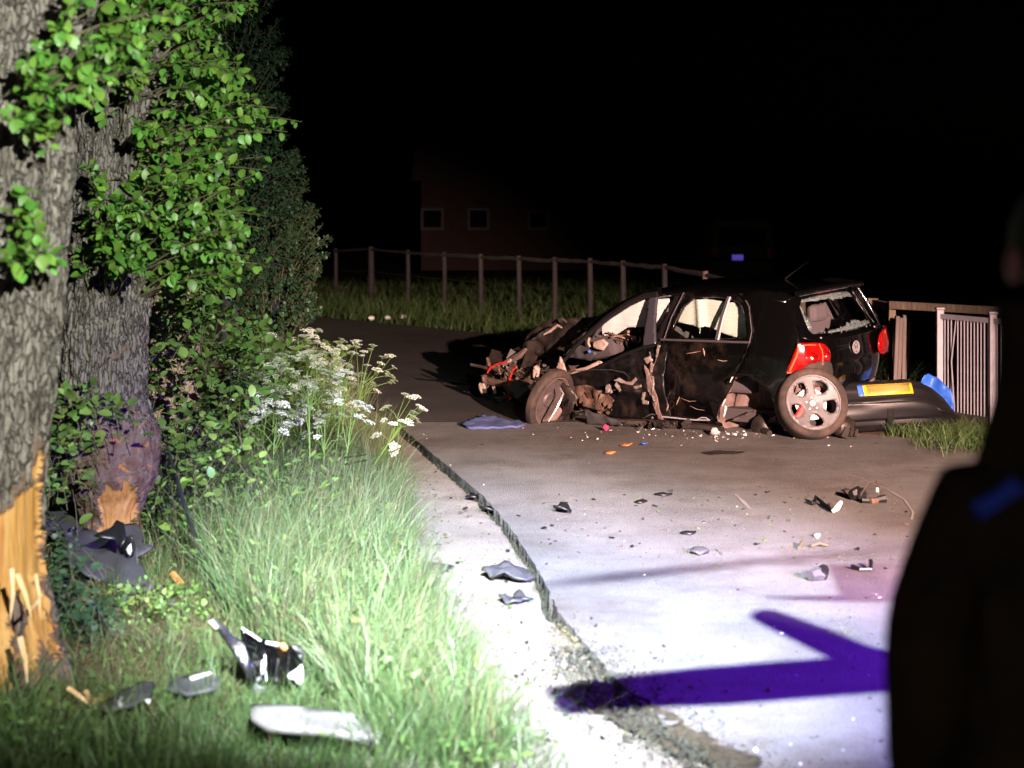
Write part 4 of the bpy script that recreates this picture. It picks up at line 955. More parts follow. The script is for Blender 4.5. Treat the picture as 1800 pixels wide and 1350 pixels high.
# tail lights wrap round the corner: t runs along a plan curve
TLP = [V((-.36, .842)), V((-.50, .806)), V((-.585, .765)), V((-.645, .70)), V((-.69, .60)), V((-.715, .50)), V((-.73, .40))]
def tl_pt(t, z, off=.010, sg=1):
    t = max(0, min(t, .999)) * (len(TLP) - 1); i = int(t); p = TLP[i].lerp(TLP[i + 1], t - i); d = (TLP[i + 1] - TLP[i]).normalized(); n_ = V((d.y, -d.x)); n_ = -n_ if n_.y < 0 and n_.x > 0 else n_
    n_ = V((-abs(n_.x), abs(n_.y))); p = p + n_ * off
    return V((p.x, sg * p.y, z))
TL = smooth_poly([(.14, .715), (.30, .70), (.40, .735), (.60, .745), (.90, .745), (.985, .80), (.97, .88), (.88, .945), (.70, .975), (.42, .985), (.37, .985), (.30, .89)], 2)
for sg in (1, -1):
    tl = panel('tail_light', TL, lambda t, z: tl_pt(t, z, .012 + .02 * max(0, 1 - ((t - .62) / .4) ** 2 - ((z - .85) / .14) ** 2), sg), M['lens_red'], car, (), .035, .02, -sg)
    for c, r_, m in [((.60, .835), .058, 'lens_red'), ((.87, .835), .042, 'lens_red')]:
        pts = [(c[0] + r_ / .62 * math.cos(a) * 1.1, c[1] + r_ * math.sin(a)) for a in np.linspace(0, 2 * math.pi, 20)[:-1]]
        panel('lamp_dome', pts, lambda t, z: tl_pt(t, z, .03 + .035 * max(0, 1 - ((t - c[0]) / (r_ / .56)) ** 2 - ((z - c[1]) / r_) ** 2), sg), M[m], tl, (), .03, 0)
    MB().tube([tl_pt(t, z, .022, sg) for t, z in [(.22, .735), (.28, .80), (.335, .87), (.38, .945)]], .010, 6).build('reflector_strip', M['lens_bright'], tl, True)
    MB().tube([tl_pt(t, z, .022, sg) for t, z in [(.17, .722), (.24, .722), (.31, .722)]], .009, 6).build('reflector_strip', M['lens_bright'], tl, True)
    MB().tube([tl_pt(t, z, .04, sg) for t, z in [(.70, .96), (.755, .90), (.765, .84), (.745, .77)]], .006, 6).build('reflector_strip', M['lens_bright'], tl, True)
    MB().tube([tl_pt(t, z, .03, sg) for t, z in [(.42, .965), (.55, .962), (.66, .952)]], .005, 6).build('reflector_strip', M['lens_bright'], tl, True)
# bare metal where the bumper came off
panel('rear_panel', [(-.62, .40), (.55, .36), (.60, .56), (.3, .545), (-.62, .58)], lambda y, z: V((-.645 + .11 * (abs(y) / .72) ** 2.6 + .01 * noise.noise(V((y * 9, z * 9, 0))), y, z)), M['dusty'], car, (), .06, .02)
def corner(t, z): return tl_pt(t, z, -.012 + .016 * noise.noise(V((t * 7, z * 9, 3))))
panel('bumper_bracket', [(.20, .40), (.36, .695), (.40, .735), (.60, .80), (.84, .79), (.93, .74), (.985, .66), (.985, .40)], corner, M['dusty'], car, (), .04, .015)
panel('bumper_bracket', smooth_poly([(.36, .69), (.44, .765), (.58, .805), (.85, .80), (.95, .77), (.965, .60), (.36, .56)], 1), lambda t, z: tl_pt(t, z, .035 + .008 * noise.noise(V((t * 9, z * 12, 5)))), M['rubber'], car, (), .04, .02)
# rear wheel-arch liner and torn suspension
def liner(a, y): rr = .372 - .02 * (math.sin(a * 7) > .92) + .01 * noise.noise(V((a * 3, y * 6, 0))); return V((rr * math.cos(a), y, .32 + rr * math.sin(a)))
panel('arch_liner', [(-.6, .46), (3.3, .46), (3.3, .80), (-.6, .80)], lambda a, y: liner(a, y), M['dusty'], car, (), .08, .01)
panel('arch_liner', [(-.6, 0), (.6, 0), (1, .01), (3.3, 0), (3.3, .37), (-.6, .37)], lambda a, r_: V((r_ * math.cos(a), .50 + .035 * math.sin(r_ * 26) + .02 * math.cos(a * 5), .32 + r_ * math.sin(a))), M['dusty'], car, (), .08, .01)
for a in (.45, 1.05, 1.75): MB().tube([liner(a, y) * 1 - V((.012 * math.cos(a), 0, .012 * math.sin(a))) for y in (.47, .60, .72, .80)], .008, 5).build('liner_rib', M['engine_dark'], car, True)
sm_ = MB()
sm_.tube([(.02, .55, .30), (-.10, .74, .18), (-.28, .84, .16)], [.05, .04, .03], 8).tube([(.12, .6, .12), (-.1, .7, .22), (-.35, .8, .30)], .022, 6).box((-.05, .72, .13), (.28, .12, .10), Euler((.2, .3, .1))).ball((-.12, .74, .20), (.11, .07, .11), 12, 8, .12)
sm_.build('suspension', M['engine_dark'], car, True)
MB().tube([CL(1290, 737, .84), CL(1305, 732, .84), CL(1328, 722, .84)], .012, 6).build('suspension_arm', M['steel'], car, True)
pts = [(1275, 712), (1271, 728), (1272, 736), (1278, 716)]; px_plate('arch_lip', pts, .875, M['chip_white'], .008, .03, .004)

# underbody, floor and cabin
MB().box((.75, 0, .28), (2.9, 1.36, .12)).box((-.36, 0, .42), (.55, 1.2, .12)).box((2.2, 0, .42), (.5, 1.3, .3)).build('floor_pan', M['interior'], car)
for sg in (1, -1):
    for x0, nm in ((1.25, 'seat'),):
        s_ = MB().box((x0 + .25, sg * .36, .52), (.52, .50, .16)).box((x0 - .06, sg * .36, .86), (.15, .48, .66), Euler((0, -.18, 0))).build(nm, M['seat'], car, bevel=.04)
        MB().box((x0 - .15, sg * .36, 1.27), (.10, .27, .17)).build('headrest', M['seat'], s_, bevel=.04)
bs = MB().box((.30, 0, .55), (.5, 1.24, .16)).box((.02, 0, .84), (.14, 1.24, .56), Euler((0, -.25, 0))).build('rear_bench', M['seat'], car, bevel=.04)
for y in (.36, -.36): MB().box((-.10, y, 1.14), (.10, .28, .17)).build('headrest', M['seat'], bs, bevel=.045)
MB().box((-.33, 0, .93), (.40, 1.1, .025)).build('parcel_shelf', M['interior'], car)
sb_ = [CXp(*q, .12) for q in [(1441, 526), (1500, 521), (1534, 570), (1500, 580), (1455, 582)]]
panel('seat_back', [(p.y, p.z) for p in sb_], lambda y, z: V((.12 + .25 * (z - 1.1), y, z)), M['seat'], car, (), .06, .06)
MB().box((2.0, 0, .86), (.42, 1.3, .24), Euler((0, .15, 0))).build('dashboard', M['interior'], car, bevel=.06)
tw_ = Matrix.Translation((1.70, .36, .90)) @ Matrix.Rotation(R(-65), 4, 'Y')
MB().lathe([(.17 + .017 * math.cos(a), .017 * math.sin(a)) for a in np.linspace(0, 2 * math.pi, 8)[:-1]], 24, tw_, closed=True).tube([tw_ @ V((-.17, 0, 0)), tw_ @ V((0, 0, -.03)), tw_ @ V((.17, 0, 0))], .02, 6).build('steering_wheel', M['black_plastic'], car, True)
mb_ = MB()
for k in range(14): mb_.tube([CL(random.uniform(1035, 1130), random.uniform(578, 605), .5 + random.uniform(-.2, .25)) for _ in range(3)], random.uniform(.006, .018), 5)
tag(mb_.build('broken_trim', M['engine'], car, True), kind='stuff')
px_plate('dash_cover', [(1040, 602), (1060, 596), (1068, 604), (1062, 616), (1046, 612)], .72, M['cream'], .03, .03, .02)
px_tube('windscreen_pillar', [(1064, 556), (1056, 574), (1045, 592), (1042, 604), (1052, 612), (1064, 617)], .62, [.022, .024, .024, .022, .02, .016], M['grey_plastic'])
px_tube('trim_strip', [(1036, 594), (1034, 602), (1037, 610)], .74, .013, M['cream'])
px_tube('trim_strip', [(1104, 588), (1110, 594), (1117, 602)], .6, .008, M['cream']); px_tube('trim_strip', [(1125, 592), (1126, 600)], .6, .010, M['cream'])
px_plate('dashboard_end', [(996, 612), (1010, 604), (1030, 610), (1050, 620), (1040, 634), (1022, 630), (992, 628)], .70, M['grey_plastic'], .03, .04, .03)
px_plate('wing_panel', [(1000, 590), (1028, 580), (1030, 596), (1005, 606)], .5, M['engine_dark'], .02, .05, .03)
MB().ball(CL(1036, 618, .80), .018, 8, 6).build('switch', M['plate_blue'], car, True)
# windscreen, crazed and fallen in; bonnet folded up
px_plate('windscreen', [(975, 578), (990, 566), (1015, 560), (1045, 556), (1062, 553), (1040, 572), (1018, 582), (990, 588)], .1, M['glass_broken'], .008, .03, .035)
px_plate('bonnet', [(926, 592), (945, 574), (968, 562), (990, 558), (1020, 560), (1040, 575), (1016, 600), (1000, 618), (965, 622), (935, 620), (924, 610)], .25, M['engine_dark'], .02, .04, .035)
px_plate('bonnet_edge', [(935, 598), (950, 585), (972, 572), (984, 570), (978, 577), (962, 583), (948, 594)], .42, M['panel_grey'], .012, .03, .03)
px_tube('bonnet_brace', [(958, 588), (968, 580), (980, 572), (988, 574)], .46, [.008, .016, .014, .008], M['cream'], jit=.008)
px_tube('bonnet_brace', [(983, 565), (988, 560), (996, 566)], .4, .013, M['steel'])
# strut tower and engine bay torn out forwards
def heap(name, cx, cy, y, n, spread, size, m, seed):
    rs = random.Random(seed); mbh = MB()
    for k in range(n):
        c = CL(cx + rs.gauss(0, spread[0]), cy + rs.gauss(0, spread[1]), y + rs.gauss(0, .12)); q = rs.random(); s_ = rs.uniform(*size)
        eu = Euler((rs.uniform(0, 3), rs.uniform(0, 3), rs.uniform(0, 3)))
        if q < .25: mbh.box(c, (s_, s_ * rs.uniform(.3, .7), s_ * rs.uniform(.08, .4)), eu)
        elif q < .33: mbh.lathe([(0, -s_ * .12), (s_ * .36, -s_ * .12), (s_ * .40, -s_ * .08), (s_ * .40, s_ * .08), (s_ * .36, s_ * .12), (s_ * .2, s_ * .12), (s_ * .18, s_ * .05), (0, s_ * .05)], 14, Matrix.Translation(c) @ eu.to_matrix().to_4x4())
        elif q < .55:
            a_, b_ = eu.to_matrix() @ V((s_, 0, 0)), eu.to_matrix() @ V((0, s_ * .6, 0)); e_ = eu.to_matrix() @ V((0, 0, s_ * .25))
            mbh.add([c - a_ - b_, c - b_ + e_, c + a_ - b_ * rs.uniform(.2, 1), c + a_ * .8 + b_, c + b_ - e_ * .6, c - a_ * .9 + b_ * .7], [(0, 1, 4, 5), (1, 2, 3, 4)])
        else: mbh.tube([c, c + V((rs.uniform(-1, 1), rs.uniform(-1, 1), rs.uniform(-.7, .5))) * s_, c + V((rs.uniform(-1, 1), rs.uniform(-1, 1), rs.uniform(-1, .3))) * s_ * 1.7], s_ * rs.uniform(.05, .11), 6)
    return tag(mbh.build(name, m, car, True), kind='stuff')
heap('engine_block', 905, 650, .25, 34, (20, 14), (.08, .24), M['engine_dark'], 1)
heap('engine_fittings', 902, 645, .48, 26, (20, 10), (.04, .10), M['engine'], 2)
heap('engine_fittings', 868, 662, .45, 12, (9, 8), (.05, .12), M['engine'], 6)
heap('engine_block', 950, 650, .2, 22, (20, 18), (.12, .32), M['engine_dark'], 3)
heap('engine_underside', 905, 690, .35, 18, (16, 9), (.06, .16), M['engine_dark'], 4)
heap('engine_underside', 930, 715, .2, 14, (18, 10), (.10, .22), M['engine_dark'], 8)
px_plate('crossmember', [(885, 676), (888, 655), (894, 666), (920, 669), (930, 662), (940, 648), (946, 650), (944, 664), (932, 676), (912, 681), (900, 690), (894, 690)], .55, M['engine'], .05, .04, .02)
px_plate('headlight_mount', [(938, 650), (942, 642), (947, 650), (945, 662), (939, 664)], .60, M['cream'], .05, .03, .02)
px_tube('crossmember', [(846, 672), (860, 668), (875, 672), (890, 671)], .55, [.03, .045, .04, .03], M['engine'], jit=.012)
px_tube('crossmember', [(872, 650), (895, 636), (915, 625), (926, 615)], .40, [.02, .035, .035, .02], M['dusty'], jit=.006)
px_plate('headlight_remains', [(841, 674), (848, 672), (853, 682), (856, 690), (850, 692), (845, 685)], .6, M['cream'], .03, .02, .03)
px_tube('red_cable', [(857, 655), (862, 646), (874, 640), (890, 636), (896, 634)], .62, .010, M['redcable'])
px_tube('red_cable', [(907, 645), (901, 652), (897, 664), (893, 678)], .62, .009, M['redcable'])
px_tube('red_cable', [(893, 688), (896, 696), (896, 703)], .60, .006, M['redcable'])
px_tube('cable_clip', [(893, 636), (898, 633)], .62, .015, M['cream'])
px_tube('hose', [(886, 690), (890, 700), (884, 704)], .55, .008, M['steel'])
px_tube('crossmember', [(872, 640), (900, 622), (925, 612), (960, 620), (985, 634)], .2, .05, M['engine_dark'])
px_plate('subframe', [(872, 668), (930, 650), (965, 650), (1000, 690), (970, 735), (935, 742), (900, 722), (880, 700)], .05, M['engine_dark'], .08, .05, .04)
# lower front of the door opening: torn sill, hanging shreds, dark plate
heap('torn_metal', 1030, 700, .86, 22, (18, 7), (.02, .06), M['engine'], 11)
heap('torn_metal', 1060, 716, .86, 18, (14, 6), (.02, .06), M['engine'], 12)
heap('torn_metal', 1130, 744, 1.25, 34, (45, 2), (.02, .06), M['engine_dark'], 13)
heap('torn_metal', 1005, 728, 1.2, 14, (12, 7), (.03, .09), M['engine_dark'], 17)
px_plate('splash_guard', [(1027, 718), (1040, 724), (1062, 730), (1085, 738), (1098, 747), (1032, 746)], 1.42, M['grey_plastic'], .015, .04, .02)
px_tube('sill_edge', [(1090, 742, 1.32), (1130, 746, 1.2), (1180, 749, 1.08), (1230, 752, .98), (1272, 756, .92)], 1.2, [.03, .05, .05, .045, .03], M['engine_dark'], n=8)
px_plate('inner_sill', [(1005, 690), (1050, 705), (1100, 735), (1160, 740), (1160, 752), (1060, 750), (1030, 745), (1010, 720)], .70, M['engine_dark'], .03, .06, .03)
heap('torn_metal', 985, 690, .66, 16, (12, 16), (.05, .16), M['engine_dark'], 14)

# wheels
TYRE = [(.243, -.085), (.252, -.105), (.275, -.115), (.302, -.105), (.314, -.085), (.317, -.05), (.3175, 0), (.317, .05), (.314, .085), (.302, .105), (.275, .115), (.252, .105), (.243, .085)]
def rim_face(x, y, h=.062): r = math.hypot(x, y); return V((x, y, h + .016 * (r / .2) ** 2 - .02 * math.exp(-(r / .055) ** 2)))
HOLES = []
for k in range(5):
    a = R(90 + 36) + k * 2 * math.pi / 5; c, s = math.cos(a), math.sin(a)
    HOLES.append([(c * u - s * v, s * u + c * v) for u, v in smooth_poly([(.094, -.018), (.094, .018), (.135, .052), (.182, .066), (.206, .036), (.211, 0), (.206, -.036), (.182, -.066), (.135, -.052)], 1)])
def make_wheel(parent, Mw, name='wheel', full=True):
    """wheel with its outer face along +Z of Mw; the tyre is the part that carries rim, cap and bolts"""
    t = MB().lathe(TYRE, 56).build('tyre', M['rubber'], parent, True); t.matrix_basis = Mw
    rim = panel('rim', [(.249 * math.cos(a), .249 * math.sin(a)) for a in np.linspace(0, 2 * math.pi, 65)[:-1]], rim_face, M['alloy'], t, HOLES, .03, .022, -1) if full else MB().lathe([(0, .0), (.07, .005), (.08, -.03), (.21, -.02), (.235, .02), (.249, .085)], 32).build('rim', M['burnt'], t, True)
    MB().lathe([(.248, .085), (.255, .098), (.240, .095), (.232, .05), (.215, 0), (.215, -.09), (.238, -.10)], 48).build('rim_barrel', M['alloy'] if full else M['dusty'], t, True)
    if full:
        MB().lathe([(0, .064), (.026, .062), (.031, .052), (.031, .035)], 20).build('hub_cap', M['chrome'], t, True)
        for k in range(5):
            a = R(90) + k * 2 * math.pi / 5; MB().lathe([(0, .062), (.010, .060), (.011, .045)], 8, Matrix.Translation((.055 * math.cos(a), .055 * math.sin(a), 0))).build('bolt', M['chrome'], t, True)
        MB().lathe([(0, .0), (.06, .012), (.075, .012), (.075, 0), (.142, 0), (.142, -.012), (.05, -.012)], 40).build('brake_disc', M['disc'], t, True)
        MB().box((-.105, -.085, .02), (.11, .15, .07), Euler((0, 0, R(-40)))).build('brake_caliper', M['red'], t, bevel=.015)
    return t
# torn-off rear wheel standing behind the arch: a thing of its own
def facing(nx, ny, nz, spin=0):
    z = V((nx, ny, nz)).normalized(); x = V((0, 0, 1)).cross(z).normalized(); y = z.cross(x)
    return Matrix((x, y, z)).transposed().to_4x4() @ Matrix.Rotation(spin, 4, 'Z')
wh = empty('torn_off_wheel', G(1428, 773), 'torn-off five-hole alloy wheel leaning against the rear corner of the black car', 'wheel')
make_wheel(wh, Matrix.Translation((.0, .07, .308)) @ facing(.10, -1, .30, R(6)))
mbx = MB().tube([(.0, .2, .30), (.05, .5, .26), (.1, .75, .3)], .045, 8).ball((.30, .12, .10), (.11, .09, .09), 10, 8, .15).box((.33, .08, .05), (.14, .10, .09), Euler((.2, .4, .3))).tube([(.34, .0, .03), (.36, .02, .10)], .016, 6).tube([(.38, .0, .03), (.40, .02, .09)], .014, 6)
mbx.build('axle_stub', M['engine_dark'], wh, True)
# bent front wheel still on the car
fw = (CARM.inverted() @ Matrix.Translation(P(966, 703, 16.45)) @ facing(.74, -.58, -.34, .4) @ Matrix.Diagonal((1, 1, .42, 1)))
M['burnt'] = mat('dirty_rim', (.075, .06, .06), .55, metal=.3, col2=(.14, .11, .105), scale=9)
ft = make_wheel(car, fw, full=False)
MB().tube([CARM.inverted() @ P(*q) for q in [(984, 682, 16.3), (990, 692, 16.25), (985, 704, 16.22), (976, 722, 16.2), (964, 741, 16.2)]], [.007, .011, .012, .011, .008], 6).build('rim_edge', M['chrome'], car, True)
px_plate('wing_remnant', [(984, 666), (1004, 680), (1014, 700), (1006, 722), (990, 740), (972, 746), (984, 726), (990, 706), (986, 686)], 1.36, M['engine_dark'], .012, .03, .03)
px_plate('brake_rag', [(960, 684), (968, 678), (975, 682), (977, 694), (968, 703), (962, 698)], 1.32, mat('rust', (.22, .08, .045), .8), .02, .03, .02)
wp = P(966, 703, 18.35)
0 and px_tube('rim_edge', [(1012 - 28, 692), (986, 706), (978, 724), (964, 742)], .84, [.008, .011, .011, .007], M['chrome'])
0 and px_plate('wheel_rag', [(962, 684), (974, 681), (978, 694), (968, 704), (960, 698)], .80, mat('rust', (.30, .11, .06), .8), .02, .03, .02)
0 and px_plate('bent_rim', [(985, 700), (1000, 690), (1006, 708), (994, 730), (975, 744), (966, 744), (978, 724)], .80, M['dusty'], .02, .03, .05)
MB().tube([V((2.6, -.9, .32)), V((2.6, -.68, .32))], .31, 24).build('wheel', M['rubber'], car, True)
rw = MB().lathe(TYRE, 32).build('wheel', M['rubber'], car, True); rw.matrix_basis = Matrix.Translation((0, -.76, .32)) @ Matrix.Rotation(R(90), 4, 'X')
MB().tube([V((.1, -.12, 1.49)), V((-.02, -.12, 1.56)), V((-.20, -.12, 1.66))], [.010, .0025, .001], 5).build('antenna', M['black_plastic'], car, True)

bpy.context.view_layer.update()
def bake(o):
    for c in o.children:
        if c in (ft, rw) or c.name.startswith('rim_edge'): continue
        if c.matrix_basis == Matrix.Identity(4): c.data.transform(CS)
        else: c.matrix_basis = CS @ c.matrix_basis
        bake(c)
bake(car)
# ------------------------------------------------------------------ bumper lying behind the car
BM = Matrix.Translation((3.44, 15.72, 0.02)) @ Matrix.Rotation(R(4), 4, 'Z') @ Matrix.Rotation(R(-3), 4, 'Y')
bp = empty('rear_bumper', matrix=BM, label='torn-off black rear bumper with yellow number plate lying by the railing', cat='bumper')
PROF = [(-.16, .425), (-.06, .440), (-.02, .432), (.03, .375), (.075, .300), (.10, .270), (.108, .255), (.10, .16), (.085, .05), (.05, .0), (.01, -.01)]
def bump_pt(u, v):
    v = max(0, min(v, len(PROF) - 1.001)); i = int(v); a, b = PROF[i], PROF[i + 1]; t = v - i; o, h = a[0] + (b[0] - a[0]) * t, a[1] + (b[1] - a[1]) * t
    k = abs(u) / .84; back = .06 * k ** 2 + .46 * k ** 7; xx = u * (1 - .05 * k ** 6)
    k2 = max(0, u - .22) / .52; h = h * (1 - .80 * k2 ** 1.8) - .10 * max(0, k - .55) ** 1.5 * (h / .46); back += .10 * k2 ** 2 + (.06 * (1 - k * k) if h < .1 else 0) * 1 + .01 * noise.noise(V((u * 3, v, 0)))
    return V((xx + .12 * (u > 0) * k ** 7, -(o - back), h))
cov = panel('bumper_cover', [(-.84, 0), (.74, 0), (.77, 5), (.76, 9.99), (-.84, 9.99)], lambda u, v: bump_pt(u, v), M['black_plastic'], bp, [], .12, .012, 0, .02)
def on_bump(u, v, off): p = bump_pt(u, v); n_ = (bump_pt(u + .01, v) - p).cross(bump_pt(u, v + .05) - p).normalized(); n_ = -n_ if n_.y > 0 else n_; return p + n_ * off
npl = panel('number_plate', [(-.25, 2.35), (.26, 2.35), (.26, 3.72), (-.25, 3.72)], lambda u, v: on_bump(u, v, .012), M['plate_yellow'], bp, (), .3, .004)
panel('plate_field', [(-.165, 2.52), (.235, 2.52), (.235, 3.55), (-.165, 3.55)], lambda u, v: on_bump(u, v, .0165), M['plate_field'], npl, (), .3, .002)
panel('plate_band', [(-.25, 2.352), (-.197, 2.352), (-.197, 3.718), (-.25, 3.718)], lambda u, v: on_bump(u, v, .0165), M['plate_blue'], npl, (), .3, .002)
panel('tow_eye_slot', [(-.005, 6.55), (.055, 6.55), (.055, 8.2), (-.005, 8.2)], lambda u, v: on_bump(u, v, .011), mat('void_black', (.002, .002, .002), .9), bp, (), .3, .004)
panel('reflector', [(.46, 6.3), (.56, 6.35), (.56, 6.9), (.50, 6.6)], lambda u, v: on_bump(u, v, .011), mat('void_black2', (.003, .003, .003), .6), bp, (), .3, .004)
MB().tube([bump_pt(u, 5.55) + V((0, -.003, 0)) for u in np.linspace(-.8, .72, 24)], .005, 5).build('bumper_crease', M['black_plastic'], bp, True)
for u in (-.12, 0.0, .10, .22): panel('bumper_clip', [(u, 1.2), (u + .05, 1.2), (u + .05, 1.5), (u, 1.5)], lambda a, b: on_bump(a, b, .004), M['grey_plastic'], bp, (), .3, .006)

def sheet_px(pxs, Dfn, step=.05, nz=.02, m=None, name='sheet', th=.008, parent=None, freq=7):
    """buckled sheet standing or leaning in the scene; Dfn gives its distance by pixel height"""
    D0 = Dfn(*pxs[0]); s = FPX / D0; poly = [((x - CX) / s, -(y - HY) / s) for x, y in pxs]
    def fn(a, b):
        px, py = CX + a * s, HY - b * s; D = Dfn(px, py) + nz * 2 * noise.noise(V((a * freq, b * freq, D0))); return P(px, py, D)
    return panel(name, poly, fn, m, parent, (), step, th, 0)
def lone_sheet(name, label, cat, *a, group=None, **k):
    o = sheet_px(*a, name=name, **k); return tag(o, label, cat, group)
lone_sheet('plastic_sheet', 'crumpled blue plastic sheet wedged between bumper and railing', 'sheet', [(1617, 674), (1624, 660), (1632, 657), (1650, 665), (1674, 689), (1678, 728), (1662, 748), (1625, 742)], lambda x, y: 16.35 - .05 * (y - 700) / 40, .03, .05, M['blue_plastic'])

# ------------------------------------------------------------------ railing by the field gate
rl = empty('railing', G(1652, 729), 'galvanised railing with upright bars behind the blue plastic sheet', 'railing')
A, B = G(1652, 729), G(1745, 745); dv = (B - A); C3 = A + dv * 1.9
def rb(p): return V(p) - A
for p in (A, B): MB().box(rb(p) + V((0, 0, .52)), (.07, .07, 1.06)).box(rb(p) + V((0, 0, 1.062)), (.085, .085, .02)).build('post', M['galv'], rl, bevel=.006)
MB().box(rb(C3) + V((0, 0, .5)), (.07, .07, 1.05)).build('post', M['galv'], rl, bevel=.006)
ang = math.atan2(dv.y, dv.x)
for z, m in ((.985, 'galv'), (.03, 'dark_metal')):
    for a, b in ((.05, .95), (1.05, 1.85)): c = A + dv * ((a + b) / 2); MB().box(rb(c) + V((0, 0, z)), (dv.length * (b - a), .045, .05), Euler((0, 0, ang))).build('rail', M[m], rl, bevel=.004)
bar0 = None
for k in range(23):
    t = .10 + k * .0625 if k < 14 else 1.08 + (k - 14) * .075
    c = A + dv * t; bend = .05 if k == 3 else 0
    if bar0 is None or bend:
        o = MB().tube([rb(c) + V((0, 0, .05)), rb(c) + V((bend * -.6, 0, .55)), rb(c) + V((bend * .3, 0, .97))], .0072, 8).build('bar', M['galv'], rl, True)
        if not bend: bar0 = o; c0 = c
    else:
        o = bar0.copy(); COL.objects.link(o); o.location = c - c0
# ------------------------------------------------------------------ field fence with rough rails
fn_ = empty('field_fence', G(652, 525), 'long fence of thin posts and rough rails along the dark field', 'fence'); F0 = fn_.location.copy()
FP = []
for x, yt in [(590, 439), (652, 436), (717, 442), (781, 446), (845, 449), (912, 452), (975, 455), (1037, 457), (1095, 461), (1168, 467), (1240, 480), (1322, 498), (1410, 512)]:
    s = 70 + (x - 590) * .0692; D = FPX / s; FP.append((V(((x - CX) / s, D, CAMH - (yt - HY) / s)), s))
for i, (p, s) in enumerate(FP):
    r_ = .045 if i != 1 else .07
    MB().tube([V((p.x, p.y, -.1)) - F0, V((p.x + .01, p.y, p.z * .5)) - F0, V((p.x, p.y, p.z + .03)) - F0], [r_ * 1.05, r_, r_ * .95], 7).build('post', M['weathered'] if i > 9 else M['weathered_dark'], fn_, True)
for (a, _), (b, _2) in zip(FP, FP[1:]):
    q = [a.lerp(b, t) + V((0, 0, random.uniform(-.012, .012) - .03)) - F0 for t in np.linspace(-.02, 1.02, 7)]
    MB().tube(q, [random.uniform(.028, .045) for _ in q], 6).build('rail', M['weathered_dark'], fn_, True)
    for zf in (.55, .30): MB().tube([V((a.x, a.y, a.z * zf)) - F0, ((a + b) / 2 * 1).copy() * 1 - F0 + V((0, 0, (a.z + b.z) / 2 * zf - (a.z + b.z) / 2 - .02)), V((b.x, b.y, b.z * zf)) - F0], .006, 4).build('wire', M['weathered_dark'], fn_, True)
nearfence = empty('paddock_fence', P(1567, 660, 18.7), 'squared timber paddock rail and posts behind the car and railing', 'fence'); N0 = nearfence.location.copy()
pa, pb = P(1566, 536, 18.7), P(1860, 552, 16.9)
MB().box((pa + pb) / 2 - N0, ((pb - pa).length, .06, .085), (pb - pa).to_track_quat('X', 'Z').to_matrix()).build('rail', M['weathered'], nearfence, bevel=.006)
pc, pd = P(1515, 528, 20.2), P(1562, 538, 18.9)
MB().box((pc + pd) / 2 - N0, ((pd - pc).length, .06, .08), (pd - pc).to_track_quat('X', 'Z').to_matrix()).build('rail', M['weathered'], nearfence, bevel=.006)
for px, py, D, wd in [(1566, 533, 18.75, .075), (1531, 524, 19.6, .12), (1850, 550, 17.0, .08)]:
    p = P(px, py, D); MB().box(V((p.x, p.y, p.z / 2 - .05)) - N0, (wd, wd * .8, p.z + .1), Euler((0, R(1.5), 0))).build('post', M['weathered'], nearfence, bevel=.008)
ob = P(1584, 556, 18.2); st_ = MB(); hs = [.92, .90, .93, .86]
for k in range(4): st_.box(V((ob.x + (k - 1.5) * .042, ob.y + .01 * (k % 2), hs[k] / 2 - .05)), (.040, .09, hs[k] + .1), Euler((0, R(2 + random.uniform(-1, 1)), 0)))
tag(st_.build('old_post', M['weathered_grey'], None, bevel=.008), 'split grey weathered gatepost just right of the car', 'post')

# ------------------------------------------------------------------ house and van far behind, barely lit
hs_ = empty('house', (0, 61, 0), 'dark brick house with pale window frames beyond the fence', 'house'); HO = V((0, 61, 0))
MB().box(V((.55, 64, 1.6)) - HO, (7.6, 6, 3.2)).build('wall', M['brick'], hs_)
MB().prism([(-3.5, 3.2), (3.5, 3.2), (0, 5.6)], 8.2, Matrix.Translation(V((-3.55, 64, 0)) - HO) @ Matrix(((0, 0, 1, 0), (1, 0, 0, 0), (0, 1, 0, 0), (0, 0, 0, 1)))).build('roof', M['roof'], hs_)
def hwin(px0, px1, py0, py1, nm='window'):
    a, b = P(px0, py1, 60.96), P(px1, py0, 60.96); c = (a + b) / 2; wd, hh = b.x - a.x, b.z - a.z
    f = MB()
    for dx in (-1, 1): f.box(c - HO + V((dx * wd / 2, -.02, 0)), (.09, .08, hh + .09))
    for dz in (-1, 1): f.box(c - HO + V((0, -.02, dz * hh / 2)), (wd - .09, .08, .09))
    f = f.build(nm, M['frame_paint'], hs_); MB().box(c - HO + V((0, .0, 0)), (wd - .08, .03, hh - .08)).build('pane', M['window_dark'], f)
hwin(742, 778, 368, 402); hwin(824, 858, 368, 402); hwin(1048, 1074, 374, 444, 'door'); hwin(930, 962, 372, 402)
van = empty('parked_van', (6.2, 46, 0), 'dark van parked in the night beyond the fence', 'van'); VO = van.location.copy()
MB().prism([(-.85, .25), (.85, .25), (.86, 1.0), (.78, 1.75), (.70, 1.85), (-.70, 1.85), (-.78, 1.75), (-.86, 1.0)], 4.2, Matrix(((1, 0, 0, 0), (0, 0, 1, 0), (0, 1, 0, 0), (0, 0, 0, 1)))).build('body', M['black_plastic'], van)
MB().box((0, -.012, 1.38), (1.25, .03, .5)).build('rear_window', M['window_dark'], van)
for sx in (-.74, .74):
    MB().box((sx, -.012, .95), (.12, .03, .3)).build('tail_light', mat('van_lens', (.12, .01, .01), .3), van)
    for yy in (.7, 3.4): MB().tube([(sx - .1, yy, .31), (sx + .1, yy, .31)], .31, 16).build('wheel', M['rubber'], van, True)
